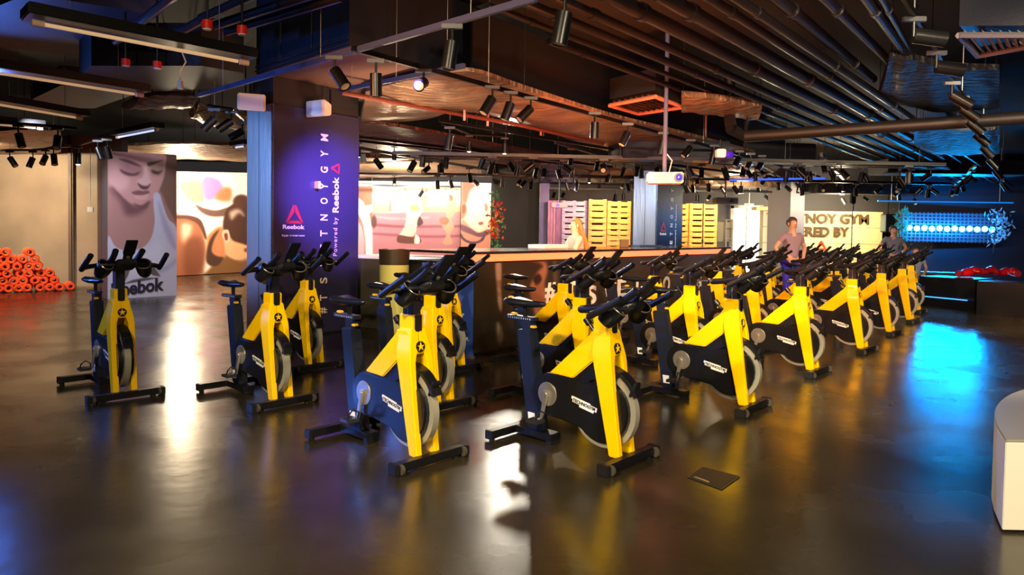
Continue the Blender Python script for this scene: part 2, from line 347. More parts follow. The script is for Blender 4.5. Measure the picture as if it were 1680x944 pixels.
# ------------------------------------------------------------------ the exercise bike
def lettering_mesh(s, o, xd, yd, w, h, m, **k):
    ob = text_on(s, o, xd, yd, w, h, m, **k); me = ob.data; bpy.data.objects.remove(ob); return me
def bike_parts():
    P = []            # (name, mesh, index of parent part or None, 'f' fixed / 'b' bar / 's' saddle, label)
    def add(name, mesh, parent=None, grp='f', label=None): P.append((name, mesh, parent, grp, label)); return len(P)-1
    # yellow frame: head tube and slanted strut
    m = MB().side([(-.256, .892), (-.132, .892), (-.13, .70), (-.256, .70)], -.049, .049)
    m.side([(-.256, .80), (-.15, .80), (-.112, .70), (-.108, .655), (-.17, .648), (-.225, .622), (-.40, .478), (-.592, .486), (-.272, .772)], -.064, .064)
    fr = add('frame', m.mesh('frame', yellow, .007))
    for sgn in (1, -1):
        rings = []
        for z, u0, u1, v0, v1 in ((.81, -.243, -.127, 0.002, .058), (.74, -.240, -.115, .002, .069), (.69, -.238, -.104, .012, .080), (.655, -.232, -.097, .03, .087), (.61, -.224, -.09, .043, .09), (.50, -.198, -.077, .046, .09), (.05, -.094, -.016, .046, .09)):
            rings.append([(u0, -sgn*v0, z), (u1, -sgn*v0, z), (u1, -sgn*v1, z), (u0, -sgn*v1, z)])
        add('fork_leg', MB().loft(rings).mesh('fork_leg', yellow, .006))
    add('head_insert', MB().lohi((-.134, -.026, .79), (-.122, .026, .893)).mesh('head_insert', black, .003), fr)
    # star badge on the front of the fork crown
    n = Vector((1, 0, .12)).normalized(); c = Vector((-.106, 0, .70))
    b1 = add('badge', MB().cyl(c-n*.006, c+n*.004, .034, 20).mesh('badge', black, 0), fr)
    yv = Vector((0, 1, 0)); zv = n.cross(yv)*-1
    st = []
    for k in range(10):
        r = .028 if k % 2 == 0 else .010; a = PI/2+k*PI/5; st.append(c+n*.0045+yv*math.cos(a)*r+Vector((-.12, 0, 1)).normalized()*math.sin(a)*r)
    add('badge_star', MB().prism(st, n*.003).mesh('badge_star', yellow, 0, False), b1)
    kn = add('tension_knob', MB().cyl((-.285, 0, .79), (-.325, 0, .835), .012, 12).cyl((-.318, 0, .828), (-.35, 0, .862), .023, 16).mesh('tension_knob', black, .003))
    # stabilisers
    m = MB().box((0, 0, .038), (.064, .54, .052))
    fs = add('front_stabiliser', m.mesh('front_stabiliser', black, .009))
    for sg in (1, -1):
        add('end_cap', MB().box((0, sg*.272, .034), (.085, .032, .066)).mesh('end_cap', rubber, .006), fs)
        add('transport_wheel', MB().cyl((.032, sg*.232, .033), (.032, sg*.252, .033), .031, 16).mesh('transport_wheel', mat('grey_rubber', (70, 66, 60), .5), .003), fs)
        add('foot_pad', MB().cyl((0, sg*.2, 0), (0, sg*.2, .012), .022, 12).mesh('foot_pad', rubber), fs)
    m = MB().box((-.93, 0, .045), (.062, .54, .052))
    m.prism([(-.93, -.045, .02), (-.58, -.05, .02), (-.58, .05, .02), (-.93, .045, .02)], (0, 0, .05))
    rs = add('rear_stabiliser', m.mesh('rear_stabiliser', black, .005))
    for sg in (1, -1):
        add('end_cap', MB().box((-.93, sg*.274, .042), (.07, .022, .06)).mesh('end_cap', rubber, .004), rs)
        add('foot_pad', MB().cyl((-.93, sg*.25, 0), (-.93, sg*.25, .022), .02, 12).mesh('foot_pad', rubber), rs)
    add('foot_pad', MB().box((-.605, 0, .012), (.05, .09, .022)).mesh('foot_pad', rubber, .003), rs)
    # flywheel
    W = (-.19, 0, .312)
    fw = add('flywheel', MB().cyl((W[0], -.026, W[2]), (W[0], .026, W[2]), .205, 40).mesh('flywheel', black, .004))
    add('flywheel_rim', MB().ring(W, (0, 1, 0), .242, .2, .023, 48).mesh('flywheel_rim', ringm, 0), fw)
    fe = add('fender', MB().ring(W, (0, 1, 0), .280, .256, .038, 12, math.radians(25), math.radians(62)).ring(W, (0, 1, 0), .276, .185, .043, 18, math.radians(62), math.radians(158)).mesh('fender', black, .003))
    add('brake_pad', MB().box((.028, 0, .465), (.022, .062, .10), Matrix.Rotation(math.radians(24), 3, 'Y')).mesh('brake_pad', rubber, .006), fe)
    # drive cover: long capsule from the crank to the wheel
    pts = [(-.61+.142*math.cos(a), .335+.142*math.sin(a)) for a in [math.radians(85+k*18) for k in range(11)]]
    pts += [(-.50, .19), (-.37, .172)] + [(W[0]+.207*math.cos(a), W[2]+.207*math.sin(a)) for a in [math.radians(222+k*14) for k in range(14)]] + [(-.10, .46), (-.25, .468), (-.42, .472)]
    cv = add('drive_cover', MB().side(pts, -.057, .057).mesh('drive_cover', mat('cover_black', (16, 17, 21), .34, coat=.2), .01))
    # maker's plate with its lettering on both sides
    for sg in (1, -1):
        a = Vector((-.405, -sg*.0578, .365)) if sg > 0 else Vector((-.195, .0578, .325)); xd = Vector((.98, 0, -.19)) if sg > 0 else Vector((-.98, 0, .19)); zd = Vector((.19, 0, .98))
        pl = MB(); nn = xd.cross(zd)
        pl.prism([a+xd*x+zd*y for x, y in ((.0, 0), (.0, -.018), (.012, -.018), (.012, -.036), (.07, -.036), (.07, -.05), (.185, -.05), (.185, -.036), (.205, -.036), (.205, -.008), (.15, -.008), (.15, 0))], nn*.003)
        pi = add('maker_plate', pl.mesh('maker_plate', white, 0, False), cv)
        add('plate_lettering', lettering_mesh('TECHNOGYM', a+xd*.014+zd*-.032+nn*.003, xd, zd, .178, .022, black, bold=.03, depth=.002), pi)
    # cranks, pedals
    for sg in (1, -1):
        y = -sg
        ds = add('crank_disc', MB().cyl((-.61, y*.055, .34), (-.61, y*.064, .34), .079, 28).mesh('crank_disc', chrome, .003))
        ex, ez = (-.635, .172) if sg > 0 else (-.585, .508)
        r1 = [(-.61-.018, y*.064, .34), (-.61+.018, y*.064, .34), (-.61+.018, y*.084, .34), (-.61-.018, y*.084, .34)]
        r2 = [(ex-.012, y*.08, ez), (ex+.012, y*.08, ez), (ex+.012, y*.094, ez), (ex-.012, y*.094, ez)]
        top = [(p[0], p[1], p[2]+(.022 if sg > 0 else -.022)) for p in r1]
        ca = add('crank_arm', MB().loft([top, r1, r2]).cyl((-.61, y*.062, .34), (-.61, y*.09, .34), .017, 14).mesh('crank_arm', chrome, .003))
        m = MB().cyl((ex, y*.09, ez), (ex, y*.19, ez), .008, 8)
        for du in (-.04, .04): m.box((ex+du, y*.148, ez), (.014, .085, .024))
        for dv in (.108, .148, .188): m.box((ex, y*dv, ez), (.085, .012, .02))
        pe = add('pedal', m.mesh('pedal', mat('pedal_grey_metal', (70, 70, 74), .35, .6), .002))
        add('pedal_strap', MB().tube([(ex+.03, y*.11, ez), (ex+.055, y*.115, ez+.055), (ex+.04, y*.15, ez+.075), (ex+.05, y*.185, ez+.05), (ex+.03, y*.19, ez)], .006, 6).mesh('pedal_strap', rubber), pe)
        add('pedal_spindle', MB().cyl((ex, y*.098, ez), (ex, y*.13, ez), .013, 10).mesh('pedal_spindle', chrome), pe)
    # saddle post
    po = add('seat_post', MB().side([(-.80, .07), (-.672, .07), (-.785, .745), (-.912, .735)], -.042, .042).mesh('seat_post', navy, .008))
    add('warning_sticker', MB().side([(-.785, .115), (-.725, .115), (-.733, .185), (-.794, .185)], .0423, .0435).mesh('warning_sticker', white, 0, False), po)
    add('post_slider', MB().side([(-.845, .60), (-.755, .60), (-.795, .80), (-.885, .80)], -.03, .03).mesh('post_slider', navy, .004), grp='s')
    add('post_lever', MB().box((-.775, -.02, .765), (.04, .035, .016)).mesh('post_lever', amber, .005), grp='s')
    ra = add('seat_rail', MB().lohi((-1.03, -.03, .80), (-.77, .03, .828)).mesh('seat_rail', navy, .004), grp='s')
    mm = MB()
    for k in range(11): mm.box((-1.0+k*.02, -.0303, .814), (.004, .001, .012)); mm.box((-1.0+k*.02, .0303, .814), (.004, .001, .012))
    add('scale_marks', mm.mesh('scale_marks', tick, 0, False), ra, 's')
    add('rail_lever', MB().box((-.955, -.02, .84), (.045, .035, .016)).mesh('rail_lever', amber, .005), grp='s')
    add('saddle_clamp', MB().cyl((-.87, 0, .825), (-.87, 0, .915), .016, 12).box((-.87, 0, .90), (.07, .05, .022)).mesh('saddle_clamp', blackm, .003), grp='s')
    rings = []
    for u, w, z, t in ((-1.035, .035, .944, .016), (-1.022, .064, .95, .044), (-.985, .086, .958, .066), (-.93, .082, .956, .07), (-.87, .058, .95, .062), (-.80, .036, .944, .052), (-.73, .028, .942, .042), (-.70, .021, .938, .03), (-.688, .006, .932, .012)):
        rings.append([(u, w*math.cos(2*PI*k/14), z-t/2+(t/2)*math.sin(2*PI*k/14)-(.012 if math.sin(2*PI*k/14) > .9 else 0)) for k in range(14)])
    sd = add('saddle', MB().loft(rings).mesh('saddle', mat('saddle_leather', (22, 24, 32), .33), 0), grp='s')
    # handlebar
    sm_ = add('bar_stem', MB().side([(-.24, .66), (-.145, .66), (-.145, .915), (-.24, .915)], -.034, .034).mesh('bar_stem', navy, .004), grp='b')
    mm = MB()
    for k in range(14): mm.box((-.19, -.0343, .70+k*.014), (.006, .001, .005)); mm.box((-.19, .0343, .70+k*.014), (.006, .001, .005))
    add('scale_marks', mm.mesh('scale_marks', tick, 0, False), sm_, 'b')
    half = [(.085, .098, 1.073), (.03, .094, 1.035), (-.05, .092, .992), (-.16, .092, .955), (-.27, .088, .933), (-.33, .07, .926), (-.362, .03, .924)]
    path = half + [(u, -v, z) for u, v, z in half[::-1]]
    path = smooth_pts(path, 3, False)
    hb = add('handlebar', MB().tube(path, .0235, 10).mesh('handlebar', mat('grip_rubber', (17, 18, 24), .42), 0), grp='b')
    for sg in (1, -1): pass
    cb = smooth_pts([(-.105, .285, .93), (-.085, .23, .945), (-.045, .15, .955), (-.03, .06, .955), (-.03, -.06, .955), (-.045, -.15, .955), (-.085, -.23, .945), (-.105, -.285, .93)], 3, False)
    add('crossbar', MB().tube(cb, .026, 10, flat=.75).mesh('crossbar', black), hb, 'b')
    for sg in (1, -1):
        add('outer_grip', MB().tube(smooth_pts([(-.115, sg*.287, .918), (-.06, sg*.285, .948), (.02, sg*.28, .992), (.095, sg*.275, 1.034), (.102, sg*.275, 1.038)], 2, False), .021, 10).mesh('outer_grip', MATS['grip_rubber']), hb, 'b')
        m = MB(); M_ = Matrix.Rotation(math.radians(20*sg), 3, 'X')@Matrix.Rotation(math.radians(35), 3, 'Y'); c = Vector((-.045, sg*.145, .935)); rr = []
        for z, r in ((-.088, .026), (-.082, .042), (-.05, .054), (.0, .06), (.034, .063), (.034, .054), (-.03, .044)):
            rr.append([c+M_@Vector((r*1.15*math.cos(2*PI*k/16), r*math.sin(2*PI*k/16), z)) for k in range(16)])
        bh = add('bottle_holder', m.loft(rr).mesh('bottle_holder', black), hb, 'b')
        add('holder_ring', MB().tube([c+M_@Vector((.062*math.cos(2*PI*k/16), .054*math.sin(2*PI*k/16), .036)) for k in range(16)], .004, 6, True).mesh('holder_ring', chrome), bh, 'b')
    m = MB().loft([[(u, v*w, z+dz*t) for v, dz in ((-1, -.4), (-.8, -1), (.8, -1), (1, -.4), (1, .4), (.8, 1), (-.8, 1), (-1, .4))] for u, w, z, t in ((-.255, .045, .917, .014), (-.2, .06, .925, .03), (-.08, .085, .945, .038), (.02, .08, .968, .035), (.05, .055, .985, .02))])
    add('bar_console', m.mesh('bar_console', black, .004), hb, 'b')
    d = Vector((.135, 0, .155)).normalized(); q = Vector((d.z, 0, -d.x))
    tb = add('tablet_holder', MB().prism([Vector((.0, y, .985))+q*0 for y in (-.032, .032)][:1]+[Vector((.0, .034, .985)), Vector((.0, .034, .985))+d*.235*.3, Vector((.0, .043, .985))+d*.10, Vector((.0, .043, .985))+d*.235, Vector((.0, -.043, .985))+d*.235, Vector((.0, -.043, .985))+d*.10, Vector((.0, -.034, .985))+d*.07], q*.018).mesh('tablet_holder', black, .004), hb, 'b')
    add('holder_badge', MB().cyl(Vector((.0, 0, .985))+d*.06+q*.018, Vector((0, 0, .985))+d*.06+q*.021, .014, 16).mesh('holder_badge', chrome), tb, 'b')
    return P
BIKE = bike_parts()
def bike(x, y, yaw, label, e=.11, s=0., group='spinning bikes set out in rows'):
    t = thing('exercise_bike', label, 'exercise bike', (x, y, 0), math.radians(yaw), group)
    obs = []
    for name, me, par, grp, lb in BIKE:
        o = bpy.data.objects.new(name, me); C.objects.link(o)
        if par is None:
            o.parent = t; o.location.z = e if grp == 'b' else s if grp == 's' else 0
        else: o.parent = obs[par]
        if lb: o['label'] = lb
        obs.append(o)
    return t
L = [
 (.734, 4.114, -43, 0.0, 'yellow spinning bike nearest the camera, its black handlebar set lowest, right of centre'),
 (-.473, 4.071, -43.2, .11, 'yellow spinning bike in the foreground just left of centre with blue-lit saddle post'),
 (1.957, 5.437, -41, .10, 'yellow spinning bike seen side-on, second from the camera in the right-hand front line'),
 (3.145, 6.936, -42.3, .12, 'yellow spinning bike third from the camera in the right-hand front line'),
 (4.379, 8.343, -44.5, .12, 'yellow spinning bike fourth from the camera in the right-hand front line'),
 (5.569, 9.874, -44, .12, 'yellow spinning bike fifth from the camera in the right-hand front line'),
 (6.726, 11.373, -44.5, .12, 'yellow spinning bike sixth in the front line beside the blue floor glow'),
 (7.77, 12.92, -44, .12, 'yellow spinning bike at the far end of the front line by the black platform'),
 (-3.121, 5.521, -44.6, .14, 'yellow spinning bike standing alone at the far left before the portrait pillar'),
 (-1.784, 5.373, -42, .14, 'yellow spinning bike in front of the blue steel side of the big column'),
 (-1.933, 6.813, -41.2, .13, 'yellow spinning bike close to the lettered black face of the big column'),
 (-.49, 5.36, -43.1, .13, 'yellow spinning bike directly behind the left foreground bike'),
 (-.5, 6.80, -43, .13, 'yellow spinning bike in front of the blue banner on the bar'),
 (.71, 5.34, -43, .12, 'yellow spinning bike directly behind the nearest bike with the low handlebar'),
 (.69, 6.87, -43, .12, 'yellow spinning bike beside the hash sign lettered on the bar front'),
 (1.98, 6.85, -43, .12, 'yellow spinning bike behind the side-on bike, middle of three'),
 (1.93, 8.40, -43, .12, 'yellow spinning bike nearest the bar front, behind two others under the pallet wall'),
 (3.15, 8.35, -43, .12, 'yellow spinning bike second from the front in the third file'),
 (3.14, 9.74, -43, .12, 'yellow spinning bike hindmost in the third file, near the bar end'),
 (4.38, 9.76, -43, .12, 'yellow spinning bike second from the front in the fourth file'),
 (4.38, 11.2, -43, .13, 'yellow spinning bike third from the front in the fourth file'),
 (4.38, 12.6, -43, .13, 'yellow spinning bike hindmost in the fourth file, in front of the lit doorway'),
 (5.57, 11.3, -43, .12, 'yellow spinning bike second from the front in the fifth file'),
 (5.57, 12.7, -43, .12, 'yellow spinning bike third from the front in the fifth file'),
 (5.57, 14.1, -43, .13, 'yellow spinning bike hindmost in the fifth file beside the far grey column'),
 (6.73, 12.8, -43, .12, 'yellow spinning bike second from the front in the sixth file'),
 (6.73, 14.2, -43, .12, 'yellow spinning bike third in the sixth file under the cream sign wall'),
 (6.73, 15.6, -43, .12, 'yellow spinning bike hindmost in the sixth file'),
 (7.85, 14.35, -43, .12, 'yellow spinning bike second in the last file by the black speaker'),
 (7.85, 15.8, -43, .12, 'yellow spinning bike hindmost in the last file below the black speaker'),
]
for x, y, yaw, e, lb in L: bike(x, y, yaw, lb, e)

# ------------------------------------------------------------------ big column
def column(corner, wl, wr, ztop, zcap, label_l, mat_r, name, label):
    c = Vector(corner); c.z = 0; el = -e1; er = e2
    t = thing(name, label, 'column', c)
    def P(a, b, z): return el*a+er*b+Vector((0, 0, z))
    MB().prism([P(.03, .03, 0), P(wl, .03, 0), P(wl, wr, 0), P(.03, wr, 0)], (0, 0, zcap)).build('shaft', mat('column_dark_paint', (30, 26, 30), .6), t, smooth=False)
    f = MB().prism([P(0, -.0, .02), P(wl, 0, .02), P(wl, -.0, .02)+e2*.03, P(0, 0, .02)+e2*.03], (0, 0, ztop)).build('steel_cladding', brushed, t, .003)
    g = MB().prism([P(0, 0, .02)+er*.0, P(0, wr, .02), P(0.028, wr, .02), P(.028, 0, .02)], (0, 0, ztop)).build('lettered_panel', mat_r, t, .003)
    MB().box(P(wl*.5, -.003, ztop/2), (.004, .004, ztop), Matrix.Rotation(math.radians(-43), 3, 'Z')).build('seam', black, f)
    return t, g, P
c1 = Z(445, 558, 0)
t1, g1, P1 = column(c1, .67, 1.36, 2.96, 3.33, '', panelm, 'clad_column', 'big square column with brushed blue steel side and glossy black lettered side')
def zf(v, u=445, y=None):   # height of image row v on the right face of column 1
    return Y(u, v, y).z
def on_face(t, P, corner, w, b, z, s, size, hgt, m, rotated=True, **k):
    # text running upward (rotated 90 deg) on the right-hand face; b along the face, z start height
    o = P(-.001, b, z); xd = Vector((0, 0, 1)); yd = -e2
    return text_on(s, o, xd, yd, size, hgt, m, parent=t, **k)
pink = mat('pale_letter_print', (238, 214, 205), .5); redm = mat('red_print', (170, 25, 45), .5)
lh = .085
# "# T S V E T N O Y  G Y M" reading upward, each letter at its own height
def face_b(u):     # distance along the face seen at image column u
    r = ray(u, 400); n = e1; d = c1.dot(Vector((e1.x, e1.y, 0)))
    # plane through c1 containing e2: points p with cross((p-c1), e2)=0
    # solve t*r - c1 = b*e2 (xy)
    A = np.array([[r.x, -e2.x], [r.y, -e2.y]]); tt, b = np.linalg.solve(A, np.array([c1.x, c1.y])); return b, tt*r.y
bcol, ycol = face_b(537)
for ch, v in (('#', 509), ('T', 488), ('S', 460), ('V', 432), ('E', 406), ('T', 383), ('N', 357), ('O', 330), ('Y', 306), ('G', 279), ('Y', 253), ('M', 227)):
    z = Y(525, v, ycol).z
    text_on(ch, P1(-.001, bcol, z-.04), (0, 0, 1), -e2, .08 if ch != 'M' else .09, .115, pink, 'letter', g1, bold=.015, depth=.003)
b2, y2 = face_b(555)
z0, z1 = Y(548, 420, y2).z, Y(548, 357, y2).z
text_on('Powered by', P1(-.001, b2, z0), (0, 0, 1), -e2, z1-z0, .085, mat('pale_letter_print_thin', (220, 190, 190), .5), 'letter', g1, spacing=1.2, bold=0, depth=.003)
z0, z1 = Y(549, 349, y2).z, Y(549, 291, y2).z
text_on('Reebok', P1(-.001, b2, z0), (0, 0, 1), -e2, z1-z0, .10, pink, 'letter', g1, bold=.02, depth=.003)
z0, z1 = Y(549, 286, y2).z, Y(549, 268, y2).z
delta_logo(P1(-.001, b2+.01, z0), (0, 0, 1), -e2, z1-z0, .14, redm, 'delta_mark', g1)
b3, y3 = face_b(466); b4, _ = face_b(495)
delta_logo(P1(-.001, b3+.02, Y(480, 367, y3).z), e2, (0, 0, 1), b4-b3, .24, redm, 'delta_mark', g1)
text_on('Reebok', P1(-.001, b3-.02, Y(480, 376, y3).z), e2, (0, 0, 1), b4-b3+.06, .055, pink, 'letter', g1, bold=.02, depth=.003)
text_on('Будь человеком.', P1(-.001, b3-.03, Y(480, 389, y3).z), e2, (0, 0, 1), b4-b3+.08, .03, pink, 'letter', g1, depth=.003)
b5, y5 = face_b(517)
tag(MB().box(c1+P1(-.05, b5, Y(517, 304, y5).z), (.04, .1, .1), Matrix.Rotation(math.radians(51), 3, 'Z')).build('motion_sensor', mat('sensor_cream', (225, 190, 120), .5), bevel=.006), 'small square cream sensor fixed high on the lettered column face', 'sensor')

# second column, far behind the bar
c2 = Y(1076, 400, 15.6); c2.z = 0
t2, g2, P2 = column(c2, .62, 1.36, 2.86, 3.4, '', mat('glossy_navy_panel', (14, 34, 62), .25, .4), 'clad_column', 'pale steel-clad column with a navy lettered side, standing behind the bar')
def face_b2(u, c):
    r = ray(u, 400); A = np.array([[r.x, -e2.x], [r.y, -e2.y]]); tt, b = np.linalg.solve(A, np.array([c.x, c.y])); return b, tt*r.y
bb, yy = face_b2(1101, c2)
for ch, v in (('#', 450), ('T', 436), ('S', 424), ('V', 413), ('E', 401), ('T', 387), ('N', 373), ('O', 359), ('Y', 345), ('G', 331), ('Y', 316), ('M', 303)):
    text_on(ch, P2(-.001, bb+.06, Y(1101, v, yy).z), (0, 0, 1), -e2, .085, .13, white, 'letter', g2, bold=.02, depth=.003)
bq, yq = face_b2(1107, c2)
text_on('Powered by Reebok', P2(-.001, bq+.07, Y(1107, 410, yq).z), (0, 0, 1), -e2, 1.1, .08, white, 'letter', g2, depth=.003)
b3, y3 = face_b2(1083, c2); b4, _ = face_b2(1092, c2)
delta_logo(P2(-.001, b3, Y(1088, 380, y3).z), e2, (0, 0, 1), b4-b3, .22, redm, 'delta_mark', g2)
text_on('Reebok', P2(-.001, b3-.02, Y(1088, 386, y3).z), e2, (0, 0, 1), b4-b3+.05, .06, white, 'letter', g2, depth=.003, bold=.02)
# third column, plain
c3 = Y(1295, 400, 21.5); c3.z = 0
t3 = thing('grey_column', 'plain grey square column far back beside the cream sign wall', 'column', c3)
MB().prism([-e1*0, -e1*.72, -e1*.72+e2*1.5, e2*1.5], (0, 0, 4.25)).build('shaft', mat('column_grey', (105, 104, 116), .55), t3, .01)

# ------------------------------------------------------------------ left side: pillar portrait, wall, mural
def panel(name, label, cat, x0, x1, ytop0, ytop1, ybot0, ybot1, D0, D1, m, th=.08, base=None):
    A = Y(x0, ytop0, D0); B = Y(x1, ytop1, D1); Cc = Y(x0, ybot0, D0); Dd = Y(x1, ybot1, D1)
    if base is not None: Cc = Vector((A.x, A.y, base)); Dd = Vector((B.x, B.y, base))
    t = thing(name, label, cat, ((Cc.x+Dd.x)/2, (Cc.y+Dd.y)/2, min(Cc.z, Dd.z)))
    L0 = t.location.copy(); n = (B-A).cross(Cc-A).normalized()
    if n.dot(Vector((0, 0, CAMH))-A) < 0: n = -n
    MB().prism([p-L0-n*.001 for p in (A, B, Dd, Cc)], -n*th).build('board', m, t, smooth=False)
    return t, [p-L0 for p in (A, B, Cc, Dd)]
def paint(t, corners, box, res, bg, layers, **k):
    # picture() works in world terms only for the facing test; corners here are local
    L0 = t.location; ob = picture([c+L0 for c in corners], box, res, bg, layers, 'printed_picture', None, **k)
    for v in ob.data.vertices: v.co -= L0
    ob.parent = t; return ob
pD0 = Z(176, 491, 0).y; pD1 = Z(289.8, 485, 0).y
tp, cor = panel('portrait_pillar', 'tall pillar board printed with a woman in a white vest looking down', 'printed board', 176.5, 289.7, 248, 254, 491, 485, pD0, pD1, mat('pillar_board', (120, 110, 110), .5), .35)
skin = (208, 158, 156)
port = [
 ('p', [(262, 250), (292, 250), (292, 400), (262, 330)], (128, 98, 86), 3),
 ('p', [(250, 310), (262, 312), (275, 340), (292, 372), (292, 400), (240, 380)], (168, 128, 122), 3),
 ('p', [(176, 285), (190, 300), (205, 318), (225, 336), (243, 330), (254, 312), (256, 360), (245, 402), (218, 418), (176, 405)], (186, 138, 134), 7),
 ('p', [(182, 310), (196, 330), (206, 352), (226, 350), (238, 338), (222, 337), (203, 322), (188, 300)], (124, 86, 90), 8),
 ('p', [(176, 318), (182, 330), (184, 352), (176, 356)], (190, 140, 136), 4),
 ('p', [(176, 246), (222, 246), (268, 247), (270, 268), (267, 290), (258, 312), (246, 328), (232, 336), (215, 334), (200, 322), (186, 306), (178, 292)], skin, 2.5),
 ('p', [(176, 262), (188, 266), (196, 280), (210, 294), (206, 306), (196, 312), (186, 306), (176, 300)], (232, 182, 180), 7),
 ('p', [(205, 250), (240, 250), (246, 262), (222, 264)], (196, 142, 142), 7),
 ('p', [(200, 264), (214, 264), (230, 270), (238, 277), (230, 285), (214, 284), (203, 276)], (178, 130, 132), 7),
 ('p', [(194, 260), (206, 260), (220, 265), (229, 271), (219, 269), (206, 265)], (96, 66, 72), 2.5),
 ('p', [(196, 277), (206, 281), (217, 283), (227, 280), (222, 286), (210, 287), (200, 283)], (104, 72, 78), 2.5),
 ('p', [(244, 268), (256, 266), (266, 264), (266, 280), (258, 285), (246, 282)], (168, 134, 122), 5),
 ('p', [(240, 264), (254, 261), (266, 259), (254, 265), (242, 270)], (96, 74, 66), 2),
 ('p', [(247, 276), (258, 278), (265, 276), (258, 283), (249, 281)], (84, 62, 60), 2.5),
 ('p', [(234, 272), (240, 274), (244, 290), (246, 298), (238, 303), (226, 300), (224, 294), (232, 288)], (226, 184, 184), 3.5),
 ('p', [(224, 299), (232, 303), (240, 303), (245, 299), (240, 308), (230, 308)], (96, 66, 72), 2),
 ('p', [(214, 315), (224, 311), (232, 312), (240, 311), (243, 315), (232, 319), (222, 319)], (134, 92, 96), 2),
 ('p', [(219, 320), (232, 319), (242, 317), (238, 325), (229, 327), (222, 325)], (226, 172, 168), 2),
 ('p', [(218, 333), (230, 336), (243, 328), (240, 338), (228, 342)], (120, 84, 86), 3),
 ('p', [(176, 392), (188, 404), (202, 411), (220, 411), (236, 404), (247, 388), (252, 362), (250, 335), (251, 316), (260, 316), (266, 334), (275, 358), (292, 385), (292, 500), (176, 500)], (206, 204, 228), 1.5),
 ('p', [(258, 330), (268, 352), (282, 384), (290, 410), (280, 404), (266, 372)], (176, 172, 204), 5),
 ('p', [(200, 420), (232, 416), (262, 400), (270, 440), (236, 452), (206, 450)], (218, 218, 238), 12),
 ('p', [(186, 430), (210, 424), (230, 428), (212, 436)], (182, 182, 212), 6),
 ('p', [(244, 446), (268, 440), (288, 428), (288, 436), (262, 452)], (178, 178, 208), 5),
 ('p', [(196, 470), (206, 430), (216, 430), (209, 452), (202, 466)], (112, 98, 94), 1.2, False),
 ('p', [(240, 434), (247, 434), (262, 457), (250, 455), (236, 446)], (106, 94, 92), 1.2, False),
 ('p', [(198, 468), (216, 461), (236, 458), (260, 459), (238, 463), (214, 466)], (100, 88, 88), 1.2, False),
]
paint(tp, cor, (176.5, 248, 289.7, 491), (190, 380), (142, 112, 102), port)
BLc, BRc = cor[2], cor[3]; xd = BRc-BLc; f0, f1 = .055, .81
text_on('Reebok', BLc+xd*f0+Vector((0, -.012, .03)), Vector((xd.x, xd.y, xd.z+.12)), (0, 0, 1), xd.length*(f1-f0), .27, mat('dark_print', (42, 38, 62), .5), 'lettering', tp, bold=.03, depth=.012)

# left wall with seam
wD = 15.9
def wall_px(name, x0, x1, D0, D1, z1, m, th=.12):
    a = Y(x0, 400, D0); b = Y(x1, 400, D1); return wall(name, a, b, 0, z1, m, th)
struct(wall_px('wall_left_back', -260, 160, 16.4, 15.9, 3.5, wallbrown))
struct(wall_px('trim_1', 112, 117, 15.8, 15.8, 3.5, mat('wall_seam', (70, 52, 44), .5), .05))
struct(wall_px('wall_left_return', 160, 200, 15.85, 14.6, 3.5, mat('wall_return_dark', (64, 50, 56), .5)))
mD0 = Z(290, 453, 0).y; mD1 = Z(405, 447, 0).y
tm, cor = panel('wall_mural', 'tall wall mural of a woman with a hair bun doing a push-up', 'mural', 270, 420, 281, 284, 454, 446, 19.3, 22.2, wallgrey, .1, 0.02)
mur = [
 ('p', [(286, 330), (300, 328), (330, 330), (362, 330), (372, 345), (360, 385), (352, 420), (336, 448), (318, 455), (286, 455)], (250, 240, 228), 4),
 ('p', [(290, 300), (326, 296), (330, 318), (328, 332), (306, 330)], (210, 180, 160), 5),
 ('p', [(327, 290), (352, 292), (362, 312), (345, 328), (330, 326)], (238, 168, 205), 5),
 ('p', [(352, 316), (366, 306), (376, 312), (372, 330), (350, 328)], (205, 160, 120), 5),
 ('p', [(316, 336), (324, 348), (340, 356), (362, 356), (372, 350), (374, 340), (350, 346), (330, 342)], (150, 120, 110), 2),
 ('p', [(270, 355), (300, 356), (322, 364), (328, 384), (332, 410), (328, 440), (322, 455), (270, 455)], (192, 136, 104), 4),
 ('p', [(296, 368), (310, 372), (306, 392), (300, 402), (294, 388)], (240, 208, 184), 6),
 ('p', [(300, 400), (322, 392), (330, 420), (324, 452), (300, 452)], (160, 108, 82), 8),
 ('p', [(288, 354), (306, 354), (322, 360), (329, 372), (334, 392), (331, 394), (324, 376), (316, 366), (302, 360), (288, 359)], (132, 96, 80), 1.5),
 ('p', [(334, 395), (342, 382), (356, 374), (366, 384), (366, 410), (362, 430), (346, 436), (336, 430)], (220, 160, 120), 4),
 ('p', [(333, 430), (336, 405), (344, 388), (354, 380), (346, 396), (342, 415), (350, 424), (362, 428), (352, 440), (340, 440)], (112, 82, 66), 2.5),
 ('p', [(362, 380), (376, 376), (400, 400), (410, 412), (404, 426), (392, 432), (378, 430), (366, 418)], (244, 198, 158), 2.5),
 ('p', [(361, 376), (364, 352), (374, 338), (390, 332), (404, 334), (425, 340), (425, 405), (408, 408), (394, 404), (378, 398), (370, 386)], (116, 84, 70), 2.5),
 ('e', 393, 331, 15, 12, 0, (124, 90, 74), 3),
 ('p', [(372, 350), (382, 344), (392, 346), (398, 356), (388, 352), (376, 362)], (214, 192, 176), 5),
 ('p', [(360, 382), (370, 380), (373, 396), (368, 402), (361, 394)], (250, 212, 188), 1.5),
 ('p', [(363, 387), (368, 386), (369, 396), (365, 397)], (170, 90, 76), 1.2),
 ('p', [(398, 414), (404, 412), (406, 418), (400, 419)], (170, 115, 80), 2),
]
